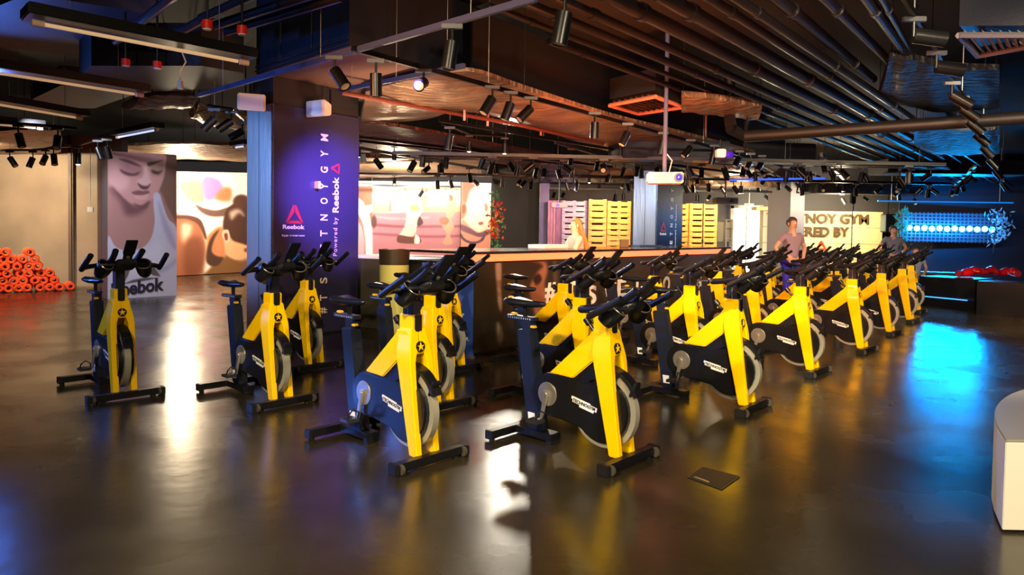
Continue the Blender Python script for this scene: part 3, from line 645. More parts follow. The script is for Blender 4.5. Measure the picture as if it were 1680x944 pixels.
def mbg(x, y):  # upper background painted white-hot, as washed out by the lamps
    t = np.clip((y-400)/60, 0, 1)[..., None]; return np.array((250, 244, 232))*(1-t)+np.array((176, 140, 104))*t
mur.insert(0, ('p', [(326, 450), (350, 436), (366, 424), (392, 434), (410, 430), (430, 430), (430, 470), (320, 470)], (160, 122, 84), 5))
paint(tm, cor, (270, 281, 420, 454), (190, 220), mbg, mur, gam=1.5)

# ------------------------------------------------------------------ murals behind the bar
tc_, cor = panel('wall_mural', 'wide wall mural of two athletes lifting in a pink-floored gym', 'mural', 560, 756, 297, 299, 470, 470, 22.5, 22.0, wallgrey, .1, 0.02)
cm = [
 ('p', [(555, 352), (640, 356), (760, 350), (760, 470), (555, 470)], (206, 158, 168), 2, False),
 ('p', [(612, 376), (660, 379), (760, 377), (760, 381), (660, 384), (612, 381)], (172, 118, 132), 2),
 ('p', [(612, 394), (700, 397), (760, 395), (760, 399), (700, 402), (612, 398)], (180, 126, 140), 2),
 ('p', [(612, 362), (660, 365), (700, 362), (700, 366), (640, 369)], (222, 178, 184), 2),
 ('p', [(690, 344), (760, 342), (760, 352), (690, 352)], (226, 196, 162), 2),
 ('p', [(612, 340), (620, 338), (640, 342), (640, 356), (612, 356)], (205, 176, 166), 2),
 ('p', [(640, 332), (644, 332), (644, 352), (640, 352)], (190, 160, 150), 1),
 ('p', [(555, 300), (612, 300), (612, 470), (555, 470)], (188, 140, 112), 1.5, False),
 ('p', [(560, 326), (590, 330), (604, 352), (611, 380), (613, 412), (613, 470), (603, 470), (600, 400), (592, 365), (576, 345), (560, 340)], (244, 232, 236), 2),
 ('p', [(590, 352), (602, 344), (612, 342), (612, 352), (604, 360), (596, 362)], (250, 244, 240), 2),
 ('p', [(560, 350), (576, 358), (588, 385), (592, 415), (590, 470), (560, 470)], (120, 74, 52), 4),
 ('p', [(590, 375), (598, 395), (600, 430), (596, 470), (588, 470), (588, 400)], (216, 190, 196), 2),
 ('e', 615, 373, 4.5, 12, 0, (128, 92, 86), 1.5),
 ('p', [(666, 330), (670, 330), (672, 348), (680, 352), (690, 350), (692, 328), (695, 330), (694, 352), (690, 362), (694, 372), (686, 380), (684, 392), (676, 405), (672, 412), (660, 412), (656, 400), (664, 385), (668, 370), (668, 352)], (240, 212, 198), 1.2),
 ('e', 681, 346, 7, 6, 0, (214, 178, 140), 2),
 ('p', [(690, 362), (696, 374), (688, 380), (686, 374)], (112, 80, 86), 1.2),
 ('p', [(656, 398), (672, 400), (690, 402), (690, 412), (656, 412)], (142, 100, 96), 1.2),
 ('p', [(684, 396), (690, 402), (690, 412), (682, 412)], (252, 232, 224), 1),
 ('e', 655, 344, 9, 11, 0, (214, 194, 192), 1.5),
 ('p', [(736, 330), (746, 330), (748, 352), (742, 366), (746, 380), (740, 396), (744, 412), (728, 412), (734, 394), (726, 378), (724, 370), (732, 362), (734, 348)], (222, 180, 160), 1.2),
 ('e', 739, 326, 5, 6, 0, (150, 104, 84), 1.5),
 ('p', [(733, 336), (731, 312), (734, 311), (739, 334)], (226, 188, 168), 1), ('p', [(744, 336), (748, 312), (751, 313), (749, 338)], (226, 188, 168), 1),
 ('p', [(664, 334), (664, 312), (668, 312), (671, 336)], (238, 208, 192), 1), ('p', [(690, 334), (692, 312), (696, 312), (695, 336)], (238, 208, 192), 1),
 ('p', [(723, 366), (731, 362), (738, 368), (734, 376), (725, 376)], (178, 138, 124), 1.2),
]
def cbg(x, y):
    t = np.clip((y-300)/60, 0, 1)[..., None]; return np.array((255, 252, 244))*(1-t)+np.array((238, 222, 204))*t
paint(tc_, cor, (560, 297, 756, 470), (260, 150), cbg, cm, gam=1.7)
tf, cor = panel('wall_mural', 'narrow mural of a face in profile with crossed straps, right of the athletes', 'mural', 757, 806, 299, 301, 470, 470, 21.6, 21.4, wallgrey, .1, 0.02)
fm = [
 ('p', [(757, 298), (776, 298), (782, 312), (776, 330), (764, 338), (757, 336)], (168, 128, 110), 6),
 ('p', [(774, 312), (790, 306), (803, 318), (800, 345), (800, 366), (796, 378), (786, 386), (772, 376), (765, 358), (768, 330)], (252, 232, 216), 4),
 ('p', [(757, 336), (764, 336), (767, 350), (763, 362), (757, 364)], (214, 150, 126), 2),
 ('p', [(759, 342), (764, 341), (764, 352), (760, 356)], (150, 96, 80), 1.5),
 ('p', [(757, 372), (775, 384), (790, 392), (806, 386), (806, 400), (806, 480), (757, 480)], (232, 176, 160), 3),
 ('p', [(757, 376), (772, 382), (786, 390), (803, 384), (806, 390), (790, 398), (770, 392), (757, 386)], (150, 104, 128), 2),
 ('p', [(757, 392), (764, 402), (776, 407), (788, 404), (797, 392), (794, 404), (780, 411), (766, 408), (757, 400)], (120, 84, 112), 1.5),
 ('p', [(786, 372), (792, 370), (794, 374), (788, 376)], (196, 110, 120), 1.5),
 ('p', [(796, 335), (801, 340), (800, 350), (796, 348)], (220, 150, 140), 2),
]
paint(tf, cor, (757, 299, 806, 470), (80, 180), (246, 222, 206), fm, gam=1.6)
struct(wall_px('wall_dark_niche', 806, 892, 20.5, 20.2, 3.6, mat('niche_black', (12, 12, 15), .6)))
struct(wall_px('trim_2', 884, 892, 20.1, 20.1, 3.3, mat('trim_cream', (212, 196, 160), .5), .05))

# hanging flower spray at the edge of the murals
ft = thing('flower_garland', 'red and orange flower garland with green leaves hanging by the murals', 'garland', Y(812, 420, 19.5))
for nm, mm, dz0, dz1, cnt in (('leaf_foliage', mat('garland_green', (60, 120, 60), .6), -.9, .95, 70), ('blossom', mat('garland_red', (205, 50, 24), .5), -.35, .62, 70), ('blossom', mat('garland_orange', (240, 140, 50), .5), -.3, .5, 25)):
    mb = MB(); base = Vector((0, 0, .9))
    for k in range(cnt):
        zz = random.uniform(dz0, dz1); w = .22*math.sqrt(max(.05, 1-(zz/1.1)**2)); p = base+Vector((random.gauss(0, w*.5), random.uniform(-.1, .1), zz)); a = random.uniform(0, 2*PI); l = random.uniform(.06, .13)
        d = Vector((math.cos(a), random.uniform(-.4, .4), math.sin(a)))*l; s_ = Vector((-math.sin(a), .2, math.cos(a)))*l*.3
        mb.prism([p, p+d*.5+s_, p+d, p+d*.5-s_], (0, -.006, 0))
    mb.build(nm, mm, ft, smooth=False)

# timber pallet walls
wood = mat('pallet_timber', (214, 160, 84), .6, mottle=(4, (184, 124, 56), (1, 1, 6)))
woodg = mat('pallet_timber_grey', (168, 156, 168), .6, mottle=(4, (130, 118, 132), (1, 1, 6)))
woodp = mat('plank_pink', (176, 120, 132), .6, mottle=(5, (128, 84, 100), (6, 1, .6)))
darkgap = mat('pallet_shadow_gap', (52, 30, 14), .8)
def pallets(x0, x1, ytop, D, m, label, n=13, cols=1, vertical=False):
    A = Y(x0, ytop, D); B = Y(x1, ytop+1, D); t = thing('pallet_stack' if not vertical else 'plank_panel', label, 'pallet wall' if not vertical else 'plank panel', ((A.x+B.x)/2, D, 0))
    W = B.x-A.x; H = A.z
    for c in range(cols+1):
        xx = -W/2+.05+c*(W-.1)/cols
        MB().box((xx, .06, H/2), (.09, .1, H)).build('upright', m, t, .004)
    MB().box((0, .13, H/2), (W, .02, H)).build('shadow_sheet', darkgap, t, smooth=False)  # dark sheet standing in for the shade between the slats
    if vertical:
        k = 5
        for i in range(k):
            MB().box((-W/2+W*(i+.5)/k, 0, H/2), (W/k*.9, .03, H)).build('plank', m, t, .004)
        return t
    for r in range(n):
        z = H*(r+.5)/n
        for c in range(cols):
            w = (W-.04)/cols; mb = MB().box((-W/2+.02+w*(c+.5), random.uniform(-.01, .01), z+random.uniform(-.01, .01)), (w*.985, .03, H/n*random.uniform(.66, .84)), Matrix.Rotation(random.uniform(-.012, .012), 3, 'Y'))
            mb.build('slat', m, t, .004)
    return t
pallets(899, 921, 329, 18.8, woodp, 'panel of upright pink-lit planks left of the pallets', vertical=True)
pallets(922, 964, 329, 18.6, woodg, 'grey-lilac stack of pallets behind the long-haired woman', 15, 2)
pallets(966, 996, 327, 18.4, wood, 'yellow-lit stack of timber pallets left of the bright one', 14, 1)
pallets(997, 1036, 330, 18.3, wood, 'brightly lit timber pallet stack against the steel column', 15, 2)
pallets(1112, 1131, 334, 20.5, wood, 'timber pallet stack directly right of the navy lettered column', 14, 1)
pallets(1132, 1178, 334, 20.3, wood, 'timber pallet stack with thin black microphone stand in front', 14, 2)
struct(wall_px('wall_behind_bar', 885, 900, 19.2, 19.2, 3.4, mat('lilac_wall', (110, 104, 130), .6), .05))

# bright doorway on the far wall, frame and sign
dw = Y(1207, 346, 25.6); de = Y(1250, 346, 25.6)
dr = MB().lohi((dw.x, 25.86, 0), (de.x, 25.9, 2.45)).build('lit_doorway_1', mat('bright_opening', (255, 255, 250), .5, emit=(255, 252, 235), estr=3.2), smooth=False); struct(dr)  # glowing sheet fills the lit doorway
mb = MB()
for a, b in (((dw.x-.12, 25.8, 0), (dw.x, 25.9, 2.55)), ((de.x, 25.8, 0), (de.x+.12, 25.9, 2.55)), ((dw.x-.12, 25.8, 2.45), (de.x+.12, 25.9, 2.57)), (((dw.x+de.x)/2-.02, 25.82, 0), ((dw.x+de.x)/2+.02, 25.88, 2.45))): mb.lohi(a, b)
f = mb.build('doorway_frame', mat('door_frame_white', (225, 225, 215), .4), dr, smooth=False)
a = Y(1190, 367, 24.5)
t = thing('white_shelf', 'tall narrow white open shelf left of the bright doorway', 'shelf', (a.x, 24.5, 0))
for x in (0, .22): MB().box((x, 0, 1.0), (.05, .25, 2.0)).build('upright', whitecarcass, t)
for z in (.3, .8, 1.3, 1.7, 1.98): MB().box((.11, 0, z), (.2, .25, .03)).build('shelf_board', whitecarcass, t)
MB().box((.02, .16, 1.55), (.5, .03, .7)).build('back_board', mat('pale_board', (205, 205, 190), .5), t)
a = Y(1229, 337, 25.2)
t = thing('exit_sign', 'small pale green lit exit sign hanging above the bright doorway', 'sign', a)
MB().box((0, 0, 0), (.34, .05, .13)).build('sign_box', mat('exit_sign_face', (190, 225, 190), .4, emit=(170, 230, 180), estr=.8), t, .005)
text_on('ВЫХОД', (-.13, -.028, -.035), (1, 0, 0), (0, 0, 1), .26, .07, mat('exit_green', (30, 120, 60), .5), 'lettering', t)
MB().box((0, .0, .35), (.03, .03, .6)).build('hanger', whitecarcass, t)

# cream sign wall
A = Y(1262, 346, 24.8); B = Y(1449, 350, 24.8); W = B.x-A.x; H = A.z+.02
t = thing('sign_wall', 'cream block wall with large dark letters and a red delta', 'sign wall', (A.x, 24.8, 0))
cream = mat('cream_block', (236, 214, 160), .5)
rows_ = 4
for r in range(rows_):
    n = 5
    for k in range(n):
        MB().box((W*(k+.5)/n, .3, H*(r+.5)/rows_), (W/n-.012, .6, H/rows_-.012)).build('block', cream, t, .004)
MB().box((W*.1, .3, H+.06), (W*.42, .5, .12)).build('top_ledge', mat('ledge_timber', (220, 170, 90), .5), t, .004)
lt = mat('sign_letter_dark', (84, 60, 34), .5)
def sign_line(s, xr, ytop, ybot, width_px):
    b = Y(xr, ybot, 24.75); a = Y(xr-width_px, ybot, 24.75); tt_ = Y(xr, ytop, 24.75)
    text_on(s, (a.x-t.location.x, -.045, b.z), (1, 0, 0), (0, 0, 1), b.x-a.x, tt_.z-b.z, lt, 'lettering', t, bold=.035, depth=.04)
sign_line('TSVETNOY GYM', 1425, 352, 368, 168)
sign_line('POWERED BY', 1393, 373, 389, 134)
a = Y(1339, 410, 24.7); b = Y(1357, 397, 24.7)
delta_logo((a.x-t.location.x, -.045, a.z), (1, 0, 0), (0, 0, 1), b.x-a.x, (b.z-a.z)*1.1, mat('sign_red', (226, 60, 20), .5), 'delta_mark', t, .04)
a = Y(1457, 353, 23.5)
sp = thing('pa_speaker', 'black loudspeaker hung at the right end of the cream sign wall', 'speaker', a)
MB().box((0, 0, -.28), (.34, .36, .62)).build('cabinet', black, sp, .02)
MB().box((-.19, -.05, -.28), (.04, .3, .55)).build('side_panel', mat('speaker_cyan_side', (150, 170, 165), .5), sp, .005)
MB().cyl((0, 0, .03), (0, 0, 1.0), .02, 8).build('hanging_pole', black, sp)

# ------------------------------------------------------------------ blue lamp wall on the right
ld = 22.5
A = Y(1480, 348, ld); B = Y(1640, 348, ld); Zb = Y(1560, 398, ld).z
t = thing('lamp_lattice', 'dark lattice board lit blue behind a row of round lamps', 'lattice board', ((A.x+B.x)/2, ld, Zb))
W = B.x-A.x; Hh = A.z-Zb
MB().box((0, .08, Hh/2), (W, .04, Hh)).build('back_board', mat('lattice_back', (60, 70, 90), .35, .3), t, smooth=False)
lat = mat('lattice_tile', (120, 130, 150), .3, .5)
for r in range(9): MB().box((0, .03, Hh*(r+.5)/9), (W, .05, .035)).build('lattice_rail', lat, t, smooth=False)
for k in range(24): MB().box((-W/2+W*(k+.5)/24, .03, Hh/2), (.03, .04, Hh)).build('lattice_bar', lat, t, smooth=False)
cy = mat('blue_lamp_glow', (200, 240, 255), .4, emit=(80, 180, 255), estr=10)
proto = None
for k in range(12):
    x = 1492+k*(1628-1492)/11; p = Y(x, 374+(.9 if k % 2 else 0)+k*.2, ld-.25)
    if proto is None:
        proto = thing('round_lamp', '', 'lamp', p); MB().ell((0, 0, 0), (.095, .08, .095), 14, 8).build('bulb', cy, proto); MB().cyl((0, .05, 0), (0, .28, 0), .05, 10).build('socket', blackm, proto)
        o = proto
    else: o = copy_tree(proto); o.location = p
    o['label'] = 'glowing blue-white round lamp in the row on the right wall'; o['group'] = 'row of blue round lamps'
for side, x0, cl, lb in ((0, 1478, (40, 120, 100), 'green leafy plant spray at the left end of the blue lamps'), (1, 1630, (170, 215, 235), 'pale blue-lit leafy spray at the right end of the blue lamps')):
    pt = thing('leaf_spray', lb, 'plant', Y(x0, 400, ld-.45)); mb = MB()
    for k in range(130):
        zz = random.uniform(0, 1.1); p = Vector((random.gauss(0, .16)+(math.sin(zz*2.8)*.25 if side else 0), random.uniform(-.12, .12), zz)); a = random.uniform(0, 2*PI); l = random.uniform(.08, .2)
        d = Vector((math.cos(a), random.uniform(-.4, .4), math.sin(a)))*l; s_ = Vector((-math.sin(a), .2, math.cos(a)))*l*.16
        mb.prism([p, p+d*.5+s_, p+d, p+d*.5-s_], (0, -.005, 0))
    mb.build('foliage', mat('leaf_%d' % side, cl, .5), pt, smooth=False)
    MB().tube([(0, 0, -.3), (.03, 0, .4), (0.1*side, 0, 1.1)], .012, 6).build('stem', mat('stem', (60, 50, 40), .7), pt)
struct(wall_px('wall_right_dark', 1474, 1760, 23.2, 22.6, 4.0, mat('dark_slate_wall', (46, 52, 66), .42)))

# black platform boxes and red gloves
def slab(name, label, cat, pts, z1, z0, m, depth, bev=.008):
    # pts: two image points on the top front edge; box extends away by depth
    a = Z(*pts[0], z1); b = Z(*pts[1], z1); d = (b-a).normalized(); n = Vector((-d.y, d.x, 0)); n = n if n.y > 0 else -n
    t = thing(name, label, cat, (a.x, a.y, 0)); o = Vector((a.x, a.y, 0))
    MB().prism([a-o+Vector((0, 0, z0-z1)), b-o+Vector((0, 0, z0-z1)), b-o+n*depth+Vector((0, 0, z0-z1)), a-o+n*depth+Vector((0, 0, z0-z1))], (0, 0, z1-z0)).build('body', m, t, bev)
    return t, a-o, b-o, n
boxm = mat('black_laminate', (16, 18, 24), .25)
t, a, b, n = slab('platform_box', 'long low black box left of the joint, in front of the blue wall', 'box', [(1508, 453), (1600, 458.5)], .62, 0.0, boxm, .8)
MB().tube([a+Vector((0, -.012, -.42)), b+Vector((-.15, -.012, -.42))], .012, 6).build('edge_strip', mat('cyan_edge', (120, 210, 255), .3, emit=(40, 160, 255), estr=1.5), t)
t, a, b, n = slab('platform_box', 'long low black box running to the right edge with red gloves on top', 'box', [(1603, 461.5), (1760, 470)], .62, 0.0, boxm, .8)
t, a, b, n = slab('platform_box', 'lower black box set behind the front ones under the blue wall', 'box', [(1512, 446.5), (1590, 449)], .62, 0, boxm, .5)
t = tag(MB().lohi((0, 0, 0), (.06, .06, .16)).build('floor_socket', mat('brass', (190, 180, 140), .4, .5), bevel=.005), 'small brass post on the floor before the black boxes', 'post'); t.location = Z(1600, 497, 0)
redg = mat('red_leather', (214, 20, 30), .3, coat=.3); pinkg = mat('red_leather_dark', (160, 15, 40), .35)
def glove(px, py, rz, label, tilt=0, z=.62, flat=1.):
    p = Z(px, py, z); t = thing('boxing_glove', label, 'boxing glove', (p.x, p.y+.2, z), rz, 'red gloves on the black boxes')
    rings = []
    for x, w, h, zc in ((-.19, .05, .05, .07), (-.17, .065, .065, .07), (-.1, .062, .06, .07), (-.06, .08, .07, .075), (0, .1, .085, .09), (.07, .105, .095, .098), (.13, .09, .08, .09), (.17, .05, .05, .085), (.18, .02, .02, .085)):
        rings.append([(x, w*math.cos(2*PI*k/14), zc*flat+h*flat*math.sin(2*PI*k/14)) for k in range(14)])
    MB().loft(rings).build('mitt', redg, t)
    MB().tube([(-.05, .08, .07), (.02, .115, .085), (.08, .1, .09)], [.03, .04, .03], 10).build('thumb', redg, t)
    MB().cyl((-.2, 0, .07*flat), (-.12, 0, .07*flat), .068, 16).build('cuff', pinkg, t)
    return t
glove(1594, 456, .3, 'red glove lying alone at the left of the black boxes')
glove(1613, 452.5, 2.9, 'shiny crimson glove, left one of the pair in the middle'); glove(1633, 451, .2, 'bright red glove leaning up at the right of the middle pair')
glove(1658, 454, .1, 'flat red glove near the right edge of the photo'); glove(1676, 455, 1.2, 'upright red glove cut by the right edge of the photo')

# ------------------------------------------------------------------ bar counter
bp0 = Z(776, 587, 0); bdir = e2
def cp(a, b, z): return Vector((bp0.x, bp0.y, 0))+bdir*a+Vector((-bdir.y, bdir.x, 0))*b+Vector((0, 0, z))
LEN = 7.4
t = thing('bar_counter', 'long black bar counter with a glowing orange edge and printed front', 'bar counter', (bp0.x, bp0.y, 0))
O_ = Vector((bp0.x, bp0.y, 0))
frontm = mat('printed_bar_front', (30, 26, 24), .35, mottle=(1.1, (64, 52, 42), (1, 1, .5)))
def q(a, b, z): return cp(a, b, z)-O_
MB().prism([q(0, .05, .06), q(LEN, .05, .06), q(LEN, 1.1, .06), q(0, 1.1, .06)], (0, 0, 1.0)).build('carcass', black, t, smooth=False)
MB().prism([q(0, .1, 0), q(LEN, .1, 0), q(LEN, 1.0, 0), q(0, 1.0, 0)], (0, 0, .06)).build('plinth', black, t, smooth=False)
fp = MB().prism([q(0, .0, .05), q(LEN, 0, .05), q(LEN, .045, .05), q(0, .045, .05)], (0, 0, 1.0)).build('front_panel', frontm, t, smooth=False)
MB().prism([q(-.02, -.03, 1.07), q(LEN, -.03, 1.07), q(LEN, .06, 1.07), q(-.02, .06, 1.07)], (0, 0, .085)).build('light_edge', mat('orange_light_edge', (255, 150, 110), .4, emit=(255, 108, 62), estr=1.35), t, .005)
MB().prism([q(-.04, -.04, 1.155), q(LEN, -.04, 1.155), q(LEN, 1.15, 1.155), q(-.04, 1.15, 1.155)], (0, 0, .03)).build('worktop', mat('dark_worktop', (40, 34, 34), .18), t, .004)
# printed photograph on the front panel (faces)
fpic = [
 ('p', [(0.05, .1), (.35, .2), (.5, .5), (.42, .95), (.0, 1)], (30, 26, 22), .1),
 ('p', [(.36, 0), (.46, 0), (.47, .3), (.49, .48), (.47, .58), (.42, .5), (.38, .25)], (150, 128, 112), .03),
 ('p', [(.40, .72), (.48, .76), (.52, .9), (.46, .98), (.40, .9)], (120, 108, 92), .04),
 ('p', [(1.0, .02), (1.3, .0), (1.38, .12), (1.32, .3), (1.38, .44), (1.34, .62), (1.2, .8), (1.1, .6), (.98, .3)], (150, 102, 78), .05),
 ('p', [(.9, .05), (1.1, 0), (1.28, .06), (1.16, .14), (1.02, .3), (.95, .5)], (44, 32, 26), .04),
 ('p', [(1.08, .2), (1.2, .16), (1.26, .24), (1.14, .3)], (40, 26, 22), .03),
 ('p', [(1.5, .0), (1.56, .0), (1.62, .5), (1.6, .9), (1.54, .5)], (78, 66, 54), .05),
 ('p', [(1.9, .1), (2.4, .05), (2.6, .5), (2.3, .95), (1.9, .8)], (62, 50, 42), .15),
]
ob = picture([cp(0, 0, 1.05), cp(3.6, 0, 1.05), cp(0, 0, .07), cp(3.6, 0, .07)], (0, 0, 3.6, 1), (260, 90), (42, 36, 32), fpic, 'front_print', None, .35, .006)
for v in ob.data.vertices: v.co -= O_
ob.parent = t
# white letters along the bar front
lw = mat('white_sign_letter', (240, 238, 230), .4)
def bar_b(u, off=0):
    r = ray(u, 450); Am = np.array([[r.x, -bdir.x], [r.y, -bdir.y]]); tt, b = np.linalg.solve(Am, np.array([bp0.x-bdir.y*off, bp0.y+bdir.x*off])); return b, tt*r.y
for ch, u, v0, v1 in (('#', 893, 498, 481), ('T', 928, 495, 478), ('S', 962, 500, 462), ('V', 988, 488, 472), ('E', 1012, 488, 466), ('T', 1038, 484, 466), ('N', 1062, 482, 464), ('O', 1087, 480, 461), ('Y', 1110, 478, 461), ('G', 1140, 474, 459), ('Y', 1158, 472, 457), ('M', 1176, 470, 455)):
    b, yy_ = bar_b(u); z = Y(u, v0, yy_).z
    text_on(ch, q(b, -.012, z), bdir, (0, 0, 1), .24, .26, lw, 'letter', fp, bold=.03, depth=.01)
# things on the bar
for u, lb, w, h in ((1023, 'small brown box standing on the bar beside the steel column', .14, .13), ):
    b, yy_ = bar_b(u, .9); MBx = MB().box(cp(b, .9, 1.185+h/2), (w, .12, h)).build('small_box', mat('cardboard', (120, 84, 40), .7), bevel=.004); tag(MBx, lb, 'box')
b, yy_ = bar_b(1056, .8); tag(MB().box(cp(b, .8, 1.20), (.9, .3, .03), Matrix.Rotation(math.radians(51), 3, 'Z')).build('laptop', mat('grey_lid', (70, 74, 84), .4), bevel=.004), 'closed dark laptop on the bar in front of the steel column', 'laptop')
b, yy_ = bar_b(905, .9); tag(MB().box(cp(b, .9, 1.21), (.8, .3, .05), Matrix.Rotation(math.radians(51), 3, 'Z')).build('paper_stack', mat('paper', (235, 230, 220), .6), bevel=.003), 'loose white papers on the bar left of the long-haired woman', 'papers')

# the return of the bar: banner and black side unit
bn0 = Z(776, 587, 0); bn1 = bn0+Vector((-.97, .24, 0)).normalized()*.62
t = thing('roll_up_banner', 'blue banner with pink delta logo standing against the bar end', 'banner', bn0)
dB = (bn1-bn0).normalized(); nB = Vector((dB.y, -dB.x, 0)); nB = nB if nB.y < 0 else -nB
def bq_(a, z): return dB*a+Vector((0, 0, z))-Vector((0, 0, 0))
bl = MB().prism([bq_(0, .01), bq_(.62, .01), bq_(.62, 1.05), bq_(0, 1.05)], -nB*.03).build('banner_sheet', mat('banner_blue', (50, 84, 176), .45), t, .003)
tl = -dB
text_on('Reebok', bq_(.56, .38)+nB*.001, tl, (0, 0, 1), .46, .16, white, 'lettering', bl, bold=.02)
delta_logo(bq_(.55, .56)+nB*.001, tl, (0, 0, 1), .42, .34, mat('banner_pink', (190, 90, 150), .5), 'delta_mark', bl)
text_on('Будь человеком.', bq_(.58, .17)+nB*.001, tl, (0, 0, 1), .53, .07, white, 'lettering', bl)
MB().prism([bq_(-.02, 0), bq_(.64, 0), bq_(.64, .02), bq_(-.02, .02)], nB*.06).build('banner_base', chrome, t)
# back counter behind: white top, dark front with shelves
A = Z(580, 419, 1.17); B = Z(775, 417.5, 1.17)
A = Y(583, 419, 9.9); B = Y(752, 421, 9.15)
t = thing('service_counter', 'dark service counter with a bright white top behind the left foreground bikes', 'counter', (A.x, A.y, 0))
d = Vector((B.x-A.x, B.y-A.y, 0)); Ln = d.length; d.normalize(); n = Vector((-d.y, d.x, 0))
def s_(a, b, z): return d*a+n*b+Vector((0, 0, z))
zt = A.z
MB().prism([s_(-.05, -.02, zt-.04), s_(Ln, -.02, zt-.04), s_(Ln, .8, zt-.04), s_(-.05, .8, zt-.04)], (0, 0, .045)).build('white_top', mat('glowing_worktop', (245, 240, 225), .3, emit=(255, 240, 215), estr=.35), t, .004)  # brightness of the top painted as a faint glow of its own
MB().prism([s_(0, 0, 0), s_(.46, 0, 0), s_(.46, .7, 0), s_(0, .7, 0)], (0, 0, zt-.045)).build('side_cabinet', mat('olive_cabinet', (86, 82, 66), .4), t, .006)
MB().prism([s_(.47, .3, 0), s_(Ln, .3, 0), s_(Ln, .7, 0), s_(.47, .7, 0)], (0, 0, zt-.045)).build('carcass', black, t, smooth=False)
for z in (.12, .5, .8): MB().prism([s_(.47, .02, z), s_(Ln, .02, z), s_(Ln, .3, z), s_(.47, .3, z)], (0, 0, .03)).build('shelf', mat('shelf_dark', (40, 40, 40), .4), t, .003)
MB().prism([s_(.5, .04, .95), s_(Ln-.2, .04, .95), s_(Ln-.2, .28, .95), s_(.5, .28, .95)], (0, 0, .1)).build('drawer', mat('drawer_brown', (70, 56, 36), .4), t, .004)
# yellow tapered stand
ys = Z(647, 575, 0); ys = Vector(((647-840)/1121*8.2, 8.2, 0))
t = thing('yellow_stand', 'pale yellow tapered stand with a dark brown rim behind the saddles', 'stand', ys)
zt2 = Y(647, 409, 8.2).z
def ringp(r, z, n=28): return [(r*math.cos(2*PI*k/n), r*math.sin(2*PI*k/n), z) for k in range(n)]
MB().loft([ringp(.17, 0), ringp(.172, .4), ringp(.175, zt2-.18)]).build('body', mat('pale_yellow_shell', (214, 206, 110), .5), t)
MB().loft([ringp(.178, zt2-.185), ringp(.186, zt2), ringp(.176, zt2), ringp(.168, zt2-.15)]).build('rim', mat('rim_brown', (78, 64, 48), .35, .4), t)

# ------------------------------------------------------------------ rolled mats
orange = mat('orange_mat_foam', (250, 78, 22), .7, bump=(30, .3, .01)); orange_i = mat('orange_mat_inner', (190, 44, 10), .8)
def rollmesh():
    n = 18; R, r = .088, .036; mb = MB(); rings = []
    for y, a, b in ((-.3, r, r), (-.305, r+.01, r+.01), (-.31, (R+r)/2, 0), (-.305, R-.008, 0), (-.29, R, 0), (.29, R, 0), (.305, R-.008, 0), (.31, (R+r)/2, 0), (.30, r, 0)):
        rings.append([(a*math.cos(2*PI*k/n), y, a*math.sin(2*PI*k/n)) for k in range(n)])
    rings.append([(r*math.cos(2*PI*k/n), -.3, r*math.sin(2*PI*k/n)) for k in range(n)])
    return MB().loft(rings, cap=False).mesh('rolled_mat', orange)
rm = rollmesh()
fl_ = MB().tube([(-.06, -.312, .02), (-.045, -.314, .045), (0, -.315, .055), (.04, -.314, .04)], .006, 5).mesh('outer_flap', orange_i)
yb = 15.0
proto = None
for layer, nrow in ((0, 10), (1, 12)):
    pass
count = 0
x_right = Y(112, 470, yb).x
rows = [(0, 26), (1, 24), (2, 22), (3, 20), (4, 18), (5, 16)]
for r, n in rows:
    xr = x_right-(.0 if r == 0 else .42 + r*.17)
    for k in range(n):
        q0 = (0, .27, .36, .53, .62, .71)[r]+k*.178; x = x_right-q0*.81; z = .088+r*.15
        yy0 = yb-q0*.585
        if x < -13.6: break
        if r == 5 and random.random() < .25: continue
        o = link('rolled_mat', rm, None, (x+random.uniform(-.01, .01), yy0+random.uniform(-.05, .05), z)); o.rotation_euler = (0, random.uniform(0, 6.28), math.radians(36)+random.uniform(-.12, .12))
        o.scale = (1, 1, 1)
        tag(o, 'rolled orange mat in the big pile against the brown wall', 'rolled mat', 'rolled orange mats in the pile'); link('outer_flap', fl_, o)

# white rounded bench, near right
a = Z(1645, 876, 0)
t = thing('white_bench', 'low white block bench with a rounded end at the right edge', 'bench', (a.x, a.y, 0))
c0 = Vector((a.x, a.y, 0))
pp = [Z(1650, 722, .45), Z(1636, 700, .45), Z(1631.5, 684, .45), Z(1634, 668, .45), Z(1645, 655, .45), Z(1662, 645, .45), Z(1690, 636, .45)]
pts = [(p.x-c0.x, p.y-c0.y) for p in pp]; sm = smooth_pts(pts[1:], 5, False)
pts2 = [pts[0]]+[tuple(x) for x in sm]+[(pts[-1][0]+1.2, pts[-1][1]+.1), (pts[0][0]+1.9, pts[0][1]-.02)]
MB().prism([(x, y, .012) for x, y in pts2], (0, 0, .425)).build('body', whitecarcass, t, .004)
MB().prism([(x, y, .4375) for x, y in pts2], (0, 0, .013)).build('seat_top', mat('bench_top_grey', (150, 146, 142), .4), t, .003)
